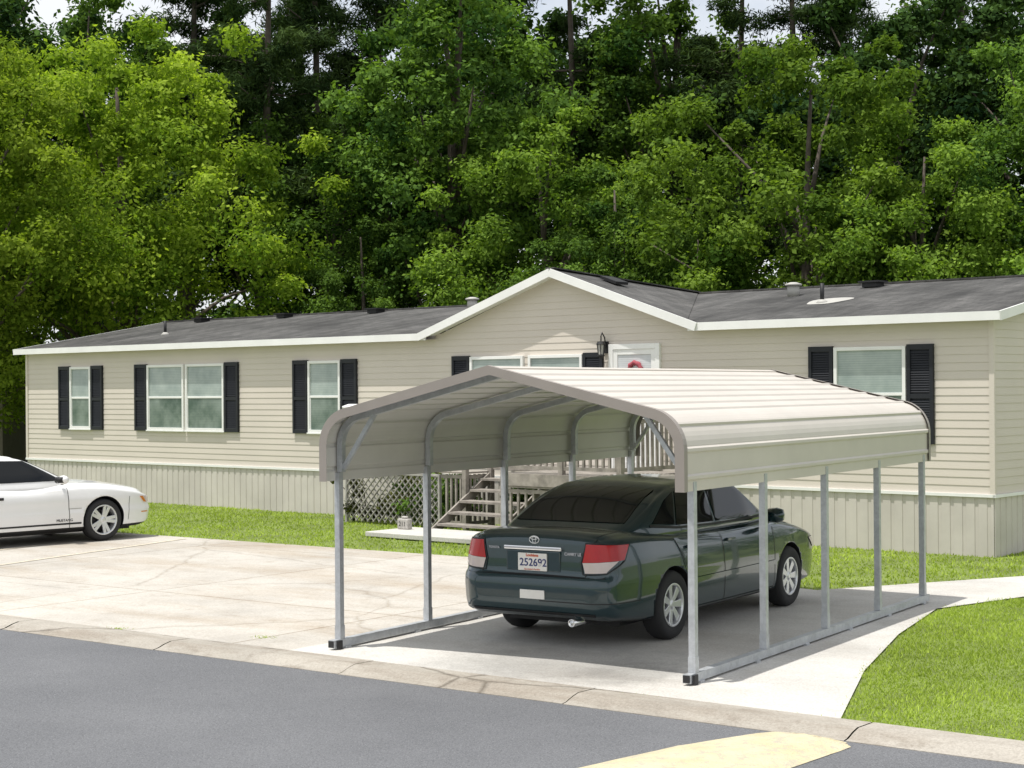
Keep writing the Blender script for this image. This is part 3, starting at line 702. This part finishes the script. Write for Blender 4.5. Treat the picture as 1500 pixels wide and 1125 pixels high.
# ------------------------------------------------------------------ cars
class Shape:
    def __init__(s,Xr,Xf,W,sp,zt,zb,rad_,crown=.03):
        s.t=dict(Xr=Xr,Xf=Xf,W=W,sp=sp,zt=zt,zb=zb); s.rx,s.ry,s.rz=rad_; s.cr=crown
        s.T={}
        for k,v in s.t.items():
            xs=np.array([a for a,b in v],float); ys=np.array([b for a,b in v],float)
            X=np.linspace(xs[0],xs[-1],160); Y=np.interp(X,xs,ys); sg=3 if k in('W','zt') else (1 if k!='sp' else 4)
            kk=np.exp(-.5*(np.arange(-3*sg,3*sg+1)/sg)**2); kk/=kk.sum()
            Yp=np.concatenate([2*Y[0]-Y[1:3*sg+1][::-1],Y,2*Y[-1]-Y[-3*sg-1:-1][::-1]]); s.T[k]=(X,np.convolve(Yp,kk,'valid'))
    def g(s,k,x): a,b=s.T[k]; return float(np.interp(x,a,b))
    def Xr(s,z): return s.g('Xr',z)
    def Xf(s,z): return s.g('Xf',z)
    def w(s,x,z): return s.g('W',x)*s.g('sp',z)
    def zt(s,x,y=0): return s.g('zt',x)-s.cr*min(1,(y/s.g('W',x))**2)
    def zb(s,x): return s.g('zb',x)
    def R(s,x,y,z):
        xr,xf=s.Xr(z),s.Xf(z); zt=s.zt(x,y); zb=s.zb(x); w=s.w(x,z)
        fr=x-xr<xf-x; dx=max(0,(x-xr) if fr else (xf-x)); dy=max(0,w-abs(y)); tp=(zt-z)<(z-zb); dz=max(0,(zt-z) if tp else (z-zb))
        a=max(0,1-dx/s.rx);b=max(0,1-dy/s.ry);c=max(0,1-dz/s.rz); n=math.sqrt(a*a+b*b+c*c)
        if n<1e-9: return Vector((x,y,z))
        k=max(a,b,c)/n
        if a>0: d=s.rx*(1-a*k); x=xr+d if fr else xf-d
        if b>0: d=s.ry*(1-b*k); y=math.copysign(w-d,y)
        if c>0: d=s.rz*(1-c*k); z=zt-d if tp else zb+d
        return Vector((x,y,z))
    def side(s,x,z,sg): return s.R(x,sg*s.w(x,z),z)
    def rear(s,y,z): return s.R(s.Xr(z),y,z)
    def front(s,y,z): return s.R(s.Xf(z),y,z)
    def top(s,x,y): return s.R(x,y,s.zt(x,y))
    def rc(s,q,z,sg):
        xr=s.Xr(z); w=s.w(xr,z)
        return s.R(xr,sg*(w+q),z) if q<0 else s.R(xr+q,sg*s.w(xr+q,z),z)
    def fc(s,q,z,sg):
        xf=s.Xf(z); w=s.w(xf,z)
        return s.R(xf,sg*(w+q),z) if q<0 else s.R(xf-q,sg*s.w(xf-q,z),z)
    def mesh(s,nx=100,ny=30,nz=30):
        sm=lambda n,p:[ (1-p)*(2*i/n-1)+p*math.sin(math.pi/2*(2*i/n-1)) for i in range(n+1)]
        S,Tt,Rz=sm(nx,.5),sm(ny,.6),sm(nz,.4); vid={};V_=[];F=[]
        def vert(i,j,k):
            key=(i,j,k)
            if key in vid: return vid[key]
            f=(S[i]+1)/2; t_=Tt[j]; r_=(Rz[k]+1)/2; z=.6
            for _ in range(5):
                x=s.Xr(z)+f*(s.Xf(z)-s.Xr(z)); y=t_*s.w(x,z); z=s.zb(x)+r_*(s.zt(x,y)-s.zb(x))
            x=s.Xr(z)+f*(s.Xf(z)-s.Xr(z)); y=t_*s.w(x,z)
            vid[key]=len(V_); V_.append(tuple(s.R(x,y,z))); return vid[key]
        for i in range(nx):
            for j in range(ny):
                F.append((vert(i,j,nz),vert(i+1,j,nz),vert(i+1,j+1,nz),vert(i,j+1,nz))); F.append((vert(i,j+1,0),vert(i+1,j+1,0),vert(i+1,j,0),vert(i,j,0)))
            for k in range(nz):
                F.append((vert(i,0,k),vert(i+1,0,k),vert(i+1,0,k+1),vert(i,0,k+1))); F.append((vert(i,ny,k+1),vert(i+1,ny,k+1),vert(i+1,ny,k),vert(i,ny,k)))
        for j in range(ny):
            for k in range(nz):
                F.append((vert(0,j+1,k),vert(0,j,k),vert(0,j,k+1),vert(0,j+1,k+1))); F.append((vert(nx,j,k),vert(nx,j+1,k),vert(nx,j+1,k+1),vert(nx,j,k+1)))
        return V_,F
def patch(f,cor,nu,nv,off,mat,parent,name,center=(0,0,.6)):
    G=[[None]*(nv+1) for _ in range(nu+1)]
    for i in range(nu+1):
        for j in range(nv+1):
            u,v=i/nu,j/nv
            a=[(1-u)*(1-v)*cor[0][k]+u*(1-v)*cor[1][k]+u*v*cor[2][k]+(1-u)*v*cor[3][k] for k in(0,1)]
            G[i][j]=f(*a)
    vs=[];ct=Vector(center)
    for i in range(nu+1):
        for j in range(nv+1):
            du=G[min(i+1,nu)][j]-G[max(i-1,0)][j]; dv_=G[i][min(j+1,nv)]-G[i][max(j-1,0)]
            n=du.cross(dv_)
            n=n.normalized() if n.length>1e-12 else Vector((0,0,1))
            if n.dot(G[i][j]-ct)<0: n=-n
            vs.append(tuple(G[i][j]+n*off))
    mb=MB(); mb.v=vs
    for i in range(nu):
        for j in range(nv):
            a=i*(nv+1)+j; mb.f.append((a,a+nv+1,a+nv+2,a+1)); mb.m.append(0)
    return mb.obj(name,mat,parent,True)
def line(f,pl,w,parent,name,mat='black',off=.003):
    mb=MB()
    for a,b in zip(pl[:-1],pl[1:]):
        n=max(1,int(math.dist(a,b)/.04)); d=(b[0]-a[0],b[1]-a[1]); l=math.hypot(*d); px,py=-d[1]/l*w/2,d[0]/l*w/2
        prev=None
        for i in range(n+1):
            c=(a[0]+d[0]*i/n,a[1]+d[1]*i/n); p=f(c[0]+px,c[1]+py);q=f(c[0]-px,c[1]-py)
            e=.01; A=f(c[0]+e,c[1])-f(c[0]-e,c[1]); B=f(c[0],c[1]+e)-f(c[0],c[1]-e); nn_=A.cross(B); nn_.normalize()
            if nn_.dot(f(*c)-Vector((0,0,.6)))<0: nn_=-nn_
            p=p+nn_*off; q=q+nn_*off
            if prev: mb.quad(prev[0],p,q,prev[1])
            prev=(p,q)
    return mb.obj(name,mat,parent)
def make_wheel(parent,R0,W0,rimR,spokes,pos,first=None):
    if first is None:
        hub=MB(); hub.lathe([(0,-.02),(rimR*.55,-.02),(rimR*.95,.02),(rimR*.95,.06),(0,.06)],32)
        h=hub.obj('wheel','black',parent,True)
        mb=MB(); w=W0/2
        mb.lathe([(rimR,-w*.82),(rimR+.02,-w*.95),(R0-.05,-w),(R0-.018,-w*.88),(R0-.003,-w*.6),(R0,0),(R0-.003,w*.6),(R0-.018,w*.88),(R0-.05,w),(rimR+.02,w*.95),(rimR,w*.82)],56)
        mb.obj('tyre','rubber',h,True)
        mb=MB()
        mb.lathe([(rimR+.004,-w*.86),(rimR+.006,-w*.93),(rimR-.012,-w*.93),(rimR-.02,-w*.8),(rimR-.03,-w*.3),(rimR-.035,w*.8)],48)
        mb.lathe([(0,-w*.80),(.028,-w*.80),(.034,-w*.74),(.065,-w*.68),(.07,-w*.3)],24)
        for k_ in range(spokes):
            a=2*math.pi*k_/spokes
            for sg in ((-1,1) if spokes==5 else (0,)):
                i0=len(mb.v); w0,w1=(.024,.026) if spokes==5 else (.026,.038)
                a1=a+sg*.17; a0=a+sg*.30
                def pt(r_,an,l,h_): return (r_*math.cos(an)-l*math.sin(an),h_,r_*math.sin(an)+l*math.cos(an))
                o_=-w*.72;o2=-w*.80;th=.03
                q=[pt(.045,a0,-w0,o_),pt(.045,a0,w0,o_),pt(rimR-.012,a1,w1,o2),pt(rimR-.012,a1,-w1,o2)]
                b=[(x,y+th,z) for x,y,z in q]
                mb.v+=q+b
                for ff in((0,1,2,3),(7,6,5,4),(0,4,5,1),(1,5,6,2),(2,6,7,3),(3,7,4,0)): mb.f.append(tuple(i0+z_ for z_ in ff)); mb.m.append(0)
        mb.obj('rim','alloy',h,False,bevel=.004)
    else:
        h=first.copy(); C.objects.link(h); h.parent=parent
        for c_ in first.children: d_=c_.copy(); C.objects.link(d_); d_.parent=h
    h.location=pos
    h.rotation_euler=(0,0,0 if pos[1]<0 else math.pi)
    return h
def car_base(name,loc,rz,sc,label,cat,body,cab,paint,axles,R0,archR):
    E=thing(name,loc,rz,label,cat,sc)
    V_,F=body.mesh(); me=bpy.data.meshes.new('body'); me.from_pydata(V_,[],F); me.materials.append(M[paint]); me.materials.append(M['black'])
    bo=bpy.data.objects.new('body',me); reg(bo,E)
    cut=[]
    for ax in axles:
        for sg in (-1,1):
            mb=MB(); mb.tube([(ax,sg*.52,R0+.005),(ax,sg*1.2,R0+.005)],archR,48); c_=mb.obj('cutter','black'); cut.append(c_)
            md=bo.modifiers.new('b','BOOLEAN'); md.object=c_; md.operation='DIFFERENCE'; md.solver='EXACT'
    bo.parent=None; bpy.context.view_layer.update()
    dg=bpy.context.evaluated_depsgraph_get(); nm=bpy.data.meshes.new_from_object(bo.evaluated_get(dg))
    bo.modifiers.clear(); bo.data=nm; bo.parent=E
    if len(nm.materials)<2: nm.materials.append(M['black'])
    for c_ in cut: bpy.data.objects.remove(c_)
    mi=[]
    for p in nm.polygons:
        c_=p.center; ins=False
        for ax in axles:
            if math.hypot(c_.x-ax,c_.z-R0-.005)<archR+.004 and abs(c_.y)>.5 and not (abs(p.normal.y)>.6 and abs(c_.y)>.7): ins=True
        if c_.z<.24 and p.normal.z<-.5: ins=True
        mi.append(1 if ins else 0)
    nm.polygons.foreach_set('material_index',mi); nm.polygons.foreach_set('use_smooth',[m_==0 for m_ in mi])
    V_,F=cab.mesh(60,26,22); me=bpy.data.meshes.new('roof'); me.from_pydata(V_,[],F); me.materials.append(M[paint]); me.polygons.foreach_set('use_smooth',[True]*len(F))
    ro=bpy.data.objects.new('roof',me); reg(ro,E)
    return E,bo,ro
body=Shape(Xr=[(.2,-2.36),(.28,-2.42),(.40,-2.47),(.56,-2.485),(.64,-2.475),(.675,-2.425),(.8,-2.42),(.98,-2.405),(1.08,-2.38)],
 Xf=[(.2,2.22),(.35,2.31),(.55,2.32),(.7,2.26),(.82,2.15)],
 W=[(-2.49,.785),(-2.3,.825),(-2.1,.855),(-1.8,.88),(-1.2,.896),(.6,.896),(1.5,.885),(2.0,.84),(2.32,.76)],
 sp=[(.18,.95),(.3,.985),(.45,1.0),(.62,1.004),(.66,.998),(.8,.985),(.95,.945),(1.1,.87)],
 zt=[(-2.5,1.05),(-2.3,1.072),(-1.9,1.08),(-1.6,1.06),(-1.2,1.03),(0,.985),(.9,.985),(1.1,1.0),(1.6,.93),(2.1,.82),(2.35,.74)],
 zb=[(-2.5,.29),(-1.9,.22),(-1.5,.19),(1.6,.19),(2.3,.22)],rad_=(.17,.20,.06),crown=.045)
cab=Shape(Xr=[(.93,-2.10),(1.06,-1.93),(1.15,-1.70),(1.42,-1.10),(1.50,-.90)],Xf=[(.93,1.25),(1.0,1.12),(1.42,.42),(1.50,.25)],
 W=[(-2.1,.64),(-1.5,.77),(-1,.81),(.5,.81),(1.2,.74)],sp=[(.93,1.0),(1.05,.975),(1.4,.80),(1.5,.75)],
 zt=[(-2.1,1.12),(-1.7,1.25),(-1.3,1.38),(-1.0,1.44),(-.5,1.475),(-.1,1.48),(.3,1.458),(.6,1.40),(1.2,1.2)],zb=[(-2,.93),(1.3,.93)],rad_=(.20,.12,.06),crown=.05)
CX,CY=1.55,17.53
E,bo,ro=car_base('sedan',(CX,CY,.018),rad(57),1.03,'dark green four-door sedan parked under the metal carport','car',body,cab,'green',(-1.36,1.36),.325,.362)
w0=make_wheel(E,.325,.205,.20,7,(-1.36,-.79,.325))
for p in ((1.36,-.79,.325),(-1.36,.79,.325),(1.36,.79,.325)): make_wheel(E,.325,.205,.20,7,p,w0)
patch(lambda a,b:cab.rear(a,b),[(.60,1.11),(-.60,1.11),(-.52,1.415),(.52,1.415)],20,10,.006,'glass',E,'rear_window')
patch(lambda a,b:cab.front(a,b),[(.66,1.02),(-.66,1.02),(-.54,1.42),(.54,1.42)],20,10,.006,'glass',E,'windscreen')
for sg in (-1,1):
    f=lambda a,b,sg=sg:cab.side(a,b,sg)
    patch(f,[(.86,1.03),(-.27,1.035),(-.25,1.385),(.36,1.375)],12,8,.006,'glass',E,'side_window')
    patch(f,[(-.33,1.035),(-1.10,1.055),(-.92,1.365),(-.31,1.385)],12,8,.006,'glass',E,'side_window')
    patch(f,[(-1.14,1.06),(-1.50,1.09),(-1.16,1.29),(-.96,1.362)],8,6,.006,'glass',E,'quarter_window')
    line(f,[(.95,1.012),(-.3,1.012),(-1.1,1.03),(-1.55,1.07)],.022,E,'window_trim','black',.007)
    g_=lambda a,b,sg=sg:body.side(a,b,sg)
    fd=patch(g_,[(.93,.27),(-.27,.27),(-.29,.93),(.90,.93)],14,12,.003,'green',E,'door')
    rd=patch(g_,[(-.30,.27),(-.93,.27),(-1.28,.945),(-.32,.93)],14,12,.003,'green',E,'door')
    line(g_,[(.94,.93),(.94,.26),(-.285,.26),(-.94,.26),(-.99,.5),(-1.29,.95)],.009,E,'door_seam','black',.004)
    line(g_,[(-.285,.25),(-.305,.94)],.009,E,'door_seam','black',.005)
    line(g_,[(.95,.52),(-.94,.52)],.045,E,'side_moulding','green',.016)
    for xx,dd in ((-.13,fd),(-1.0,rd)):
        p=g_(xx,.85); mb=MB(); mb.beam((xx-.09,p.y+sg*.02,.85),(xx+.09,p.y+sg*.02,.852),.03,.03); mb.obj('handle','green',dd,bevel=.006)
    tf=lambda a,b,sg=sg:body.rc(a,b,sg)
    tl=patch(tf,[(-.265,.80),(.21,.82),(.31,.95),(-.20,.965)],22,10,.010,'red',E,'tail_light')
    patch(tf,[(-.245,.705),(.00,.715),(.14,.815),(-.265,.798)],16,6,.009,'clear',tl,'reverse_lamp')
    line(tf,[(-.27,.695),(.01,.705),(.225,.815),(.325,.955),(-.20,.975),(-.28,.80),(-.27,.695)],.010,tl,'lens_seal','black',.008)
    patch(lambda a,b,sg=sg:body.fc(a,b,sg),[(-.40,.56),(.18,.58),(.30,.70),(-.38,.70)],16,6,.008,'clear',E,'headlight')
    mb=MB(); mb.tube([(.80,sg*.84,.99),(.80,sg*.92,1.0)],[.03,.03],8); mb.tube([(.79,sg*.88,1.02),(.79,sg*.90,1.02),(.78,sg*1.0,1.025),(.78,sg*1.055,1.03),(.78,sg*1.07,1.03)],[.03,.075,.08,.06,.01],12); mb.obj('wing_mirror','green',E,True)
RR=lambda a,b:body.rear(a,b)
line(RR,[(.68,1.02),(.57,.93),(.555,.67),(-.555,.67),(-.57,.93),(-.68,1.02)],.010,E,'boot_seam','black',.004)
for sg in (1,-1): line(lambda a,b:body.top(a,b),[(-2.36,.64*sg),(-1.9,.64*sg)],.009,E,'boot_seam','black',.003)
line(RR,[(.80,.665),(-.80,.665)],.012,E,'bumper_gap','black',.002)
line(lambda a,b:body.rc(a,b,-1),[(-.7,.44),(.5,.44)],.010,E,'bumper_crease','black',.001)
patch(RR,[(.66,.315),(-.66,.315),(-.66,.345),(.66,.345)],20,2,.004,'black',E,'bumper_valance')
X0=body.rear(0,.8).x
mb=MB(); mb.box(X0-.030,X0+.02,-.31,.31,.893,.930); mb.obj('boot_garnish','chrome',E,bevel=.010)
mb=MB(); mb.box(X0-.012,X0+.02,-.29,.29,.70,.888); mb.obj('plate_recess','green',E,bevel=.01)
mb=MB(); mb.box(X0-.028,X0-.013,-.155,.155,.705,.865); pl_=mb.obj('number_plate','plate',E,bevel=.004)
px_=X0-.0295
text('252692',.098,'blue',pl_,Matrix(((0,0,-1,px_),(-1,0,0,-.01),(0,1,0,.778),(0,0,0,1))),bold=.001)
text('Louisiana',.036,'orange',pl_,Matrix(((0,0,-1,px_),(-1,0,0,0),(0,1,0,.846),(0,0,0,1))),bold=.001)
text("Sportsman's Paradise",.02,'orange',pl_,Matrix(((0,0,-1,px_),(-1,0,0,0),(0,1,0,.718),(0,0,0,1))))
p=body.rear(-.02,.495); mb=MB(); mb.box(p.x-.010,p.x+.01,-.15,.11,.455,.535); st_=mb.obj('bumper_sticker','plate',E)
RX=lambda y,z,d=0:Matrix(((0,0,-1,body.rear(y,z).x-d),(-1,0,0,y),(0,1,0,z),(0,0,0,1)))
text('CAMRY LE',.038,'chrome',E,RX(-.42,.87,.012),bold=.0012); text('TOYOTA',.028,'chrome',E,RX(.43,.90,.012),bold=.001)
def ell(cx,cz,a,b,r_,x):
    mb=MB(); mb.tube([(x,cx+a*math.cos(t_),cz+b*math.sin(t_)) for t_ in np.linspace(0,2*math.pi,33)],r_,6,ref=(1,0,0)); return mb
ex_=body.rear(0,.985).x-.006
em=ell(0,.985,.052,.034,.005,ex_).obj('emblem','chrome',E,True)
ell(0,.985,.017,.032,.004,ex_-.002).obj('emblem_oval','chrome',em,True); ell(0,.999,.036,.012,.004,ex_-.003).obj('emblem_oval','chrome',em,True)
mb=MB(); mb.lathe([(.032,-.12),(.036,.10),(.028,.10),(.026,-.1)],20); ex=mb.obj('exhaust_pipe','chrome',E,True); ex.location=(-2.36,-.42,.255); ex.rotation_euler=(0,0,math.pi/2)
mb=MB(); mb.box(-1.9,2.0,-.6,.6,.17,.24); mb.obj('underbody','black',E)
mb=MB(); mb.box(-2.25,-1.95,-.5,-.1,.23,.32); mb.obj('silencer','black',E,bevel=.03)
# ---- white coupe
body2=Shape(Xr=[(.2,-2.28),(.4,-2.36),(.9,-2.30)],Xf=[(.18,2.16),(.3,2.24),(.46,2.26),(.52,2.23),(.64,2.20),(.74,2.12)],
 W=[(-2.4,.76),(-2.0,.86),(-1.3,.91),(-.4,.88),(.5,.88),(1.3,.91),(1.8,.875),(2.1,.80),(2.26,.74)],
 sp=[(.15,.94),(.25,.97),(.45,1.0),(.52,.985),(.65,1.0),(.75,.985),(.9,.95)],
 zt=[(-2.4,.92),(-1.8,.97),(-1.2,.94),(0,.88),(.8,.93),(1.0,.935),(1.4,.905),(1.9,.825),(2.15,.755),(2.3,.70)],
 zb=[(-2.4,.26),(-1.5,.17),(1.6,.17),(2.3,.20)],rad_=(.20,.16,.07),crown=.06)
cab2=Shape(Xr=[(.83,-1.75),(1.0,-1.45),(1.30,-.75),(1.38,-.6)],Xf=[(.83,.98),(.92,.82),(1.28,.12),(1.38,-.1)],
 W=[(-1.7,.66),(-1,.78),(.3,.79),(.9,.72)],sp=[(.83,1.0),(1.0,.93),(1.28,.74),(1.38,.68)],
 zt=[(-1.8,1.05),(-1.0,1.25),(-.6,1.335),(-.25,1.35),(.1,1.325),(.9,1.0)],zb=[(-2,.80),(1.3,.80)],rad_=(.18,.10,.05),crown=.04)
hd=rad(45.5); fx=Vector((math.cos(hd),math.sin(hd))); lf=Vector((-fx.y,fx.x)); s2=1.08
fw=Vector((-6.72,26.95))
c2=fw+lf*.89*s2-fx*1.285*s2
E2,bo2,ro2=car_base('coupe',(c2.x,c2.y,.012),hd,s2,'white two-door sports coupe parked on the old concrete driveway','car',body2,cab2,'wpaint',(-1.285,1.285),.325,.355)
w0=make_wheel(E2,.322,.235,.225,5,(-1.285,-.775,.322))
for p in ((1.285,-.775,.322),(-1.285,.775,.322),(1.285,.775,.322)): make_wheel(E2,.322,.235,.225,5,p,w0)
patch(lambda a,b:cab2.front(a,b),[(.64,.93),(-.64,.93),(-.50,1.285),(.50,1.285)],20,10,.006,'glass',E2,'windscreen')
patch(lambda a,b:cab2.rear(a,b),[(.55,.98),(-.55,.98),(-.46,1.29),(.46,1.29)],20,10,.006,'glass',E2,'rear_window')
for sg in (-1,1):
    f=lambda a,b,sg=sg:cab2.side(a,b,sg)
    patch(f,[(.68,.94),(-.50,.94),(-.48,1.265),(.10,1.25)],12,8,.006,'glass',E2,'side_window')
    patch(f,[(-.56,.95),(-1.15,.98),(-.85,1.17),(-.54,1.26)],12,8,.006,'glass',E2,'quarter_window')
    g_=lambda a,b,sg=sg:body2.side(a,b,sg)
    d2=patch(g_,[(.70,.24),(-.60,.24),(-.64,.83),(.66,.83)],14,10,.003,'wpaint',E2,'door')
    line(g_,[(.67,.85),(.71,.23),(-.61,.23),(-.65,.85)],.009,E2,'door_seam','black',.004)
    line(g_,[(.90,.30),(-.85,.30)],.026,E2,'rocker_stripe','black',.006)
    line(g_,[(.90,.52),(-.85,.52)],.012,E2,'side_crease','flash',.004)
    p=g_(-.45,.72); mb=MB(); mb.beam((-.53,p.y+sg*.012,.72),(-.37,p.y+sg*.012,.722),.02,.04); mb.obj('handle','black',d2,bevel=.006)
    h2=patch(lambda a,b,sg=sg:body2.fc(a,b,sg),[(-.34,.53),(.13,.55),(.20,.65),(-.32,.64)],16,6,.010,'clear',E2,'headlight')
    patch(lambda a,b,sg=sg:body2.fc(a,b,sg),[(.14,.55),(.20,.56),(.26,.65),(.20,.65)],8,4,.013,'amber',h2,'indicator_lens')
    patch(lambda a,b,sg=sg:body2.fc(a,b,sg),[(.14,.40),(.28,.40),(.28,.415),(.14,.415)],8,2,.006,'amber',E2,'side_marker')
    patch(lambda a,b,sg=sg:body2.rc(a,b,sg),[(-.4,.62),(.05,.62),(.05,.80),(-.4,.80)],12,5,.008,'red',E2,'tail_light')
    mb=MB(); mb.tube([(.60,sg*.84,.90),(.58,sg*.90,.95)],[.03,.03],8,1); mb.tube([(.56,sg*.87,.95),(.55,sg*.89,.96),(.54,sg*1.0,.965),(.54,sg*1.06,.97),(.54,sg*1.07,.97)],[.02,.065,.07,.05,.01],12); mb.tube([(.485,sg*.90,.96),(.485,sg*1.05,.968)],[.05,.045],10,1)
    mb.obj('wing_mirror',['wpaint','black'],E2,True)
    line(g_,[(1.72,.30),(1.74,.66)],.008,E2,'bumper_seam','black',.003)
for sg in (1,-1): line(lambda a,b:body2.top(a,b),[(.95,.70*sg),(1.5,.66*sg),(2.0,.54*sg)],.008,E2,'bonnet_seam','black',.003)
text('MUSTANG',.058,'black',E2,Matrix(((1,0,0,.62),(0,0,-1,body2.side(.62,.36,-1).y-.006),(0,1,0,.352),(0,0,0,1))))
patch(lambda a,b:body2.front(a,b),[(.45,.25),(-.45,.25),(-.45,.34),(.45,.34)],14,3,.006,'black',E2,'air_intake')
mb=MB(); mb.box(-2.0,1.9,-.6,.6,.14,.2); mb.obj('underbody','black',E2)

# ------------------------------------------------------------------ light and camera
w=bpy.data.worlds.new('World'); bpy.context.scene.world=w; w.use_nodes=True; nt=w.node_tree
sky=nt.nodes.new('ShaderNodeTexSky'); sky.sky_type='NISHITA'; sky.sun_disc=False
sv=Vector((-.24,-.15,.955)).normalized()
sky.sun_elevation=math.asin(sv.z); sky.sun_rotation=math.atan2(sv.x,sv.y)%(2*math.pi); sky.dust_density=2.0
tc=nt.nodes.new('ShaderNodeTexCoord')
cf=ramp(nt,noise(nt,tc.outputs['Generated'],2.6,7,.6),[(.32,(.35,.35,.35)),(.55,(.95,.95,.95))])
sc_=mixc(nt,cf,sky.outputs[0],(7.2,7.35,7.55))
bg=nt.nodes['Background']; bg.inputs['Strength'].default_value=.14; nt.links.new(sc_,bg.inputs[0])
sd=bpy.data.lights.new('sun','SUN'); sd.energy=4.5; sd.angle=rad(.55); sd.color=(1,.965,.91)
so=bpy.data.objects.new('sun',sd); C.objects.link(so); so.rotation_euler=sv.to_track_quat('Z','Y').to_euler(); so.location=(0,0,30)
cd=bpy.data.cameras.new('camera'); cd.lens=57.6; cd.sensor_width=36; cd.clip_end=3000
co=bpy.data.objects.new('camera',cd); C.objects.link(co); co.location=(0,0,2.45); co.rotation_euler=(rad(90.19),rad(.45),0)
sc=bpy.context.scene; sc.camera=co
sc.view_settings.view_transform='Standard'; sc.view_settings.look='None'; sc.view_settings.exposure=0
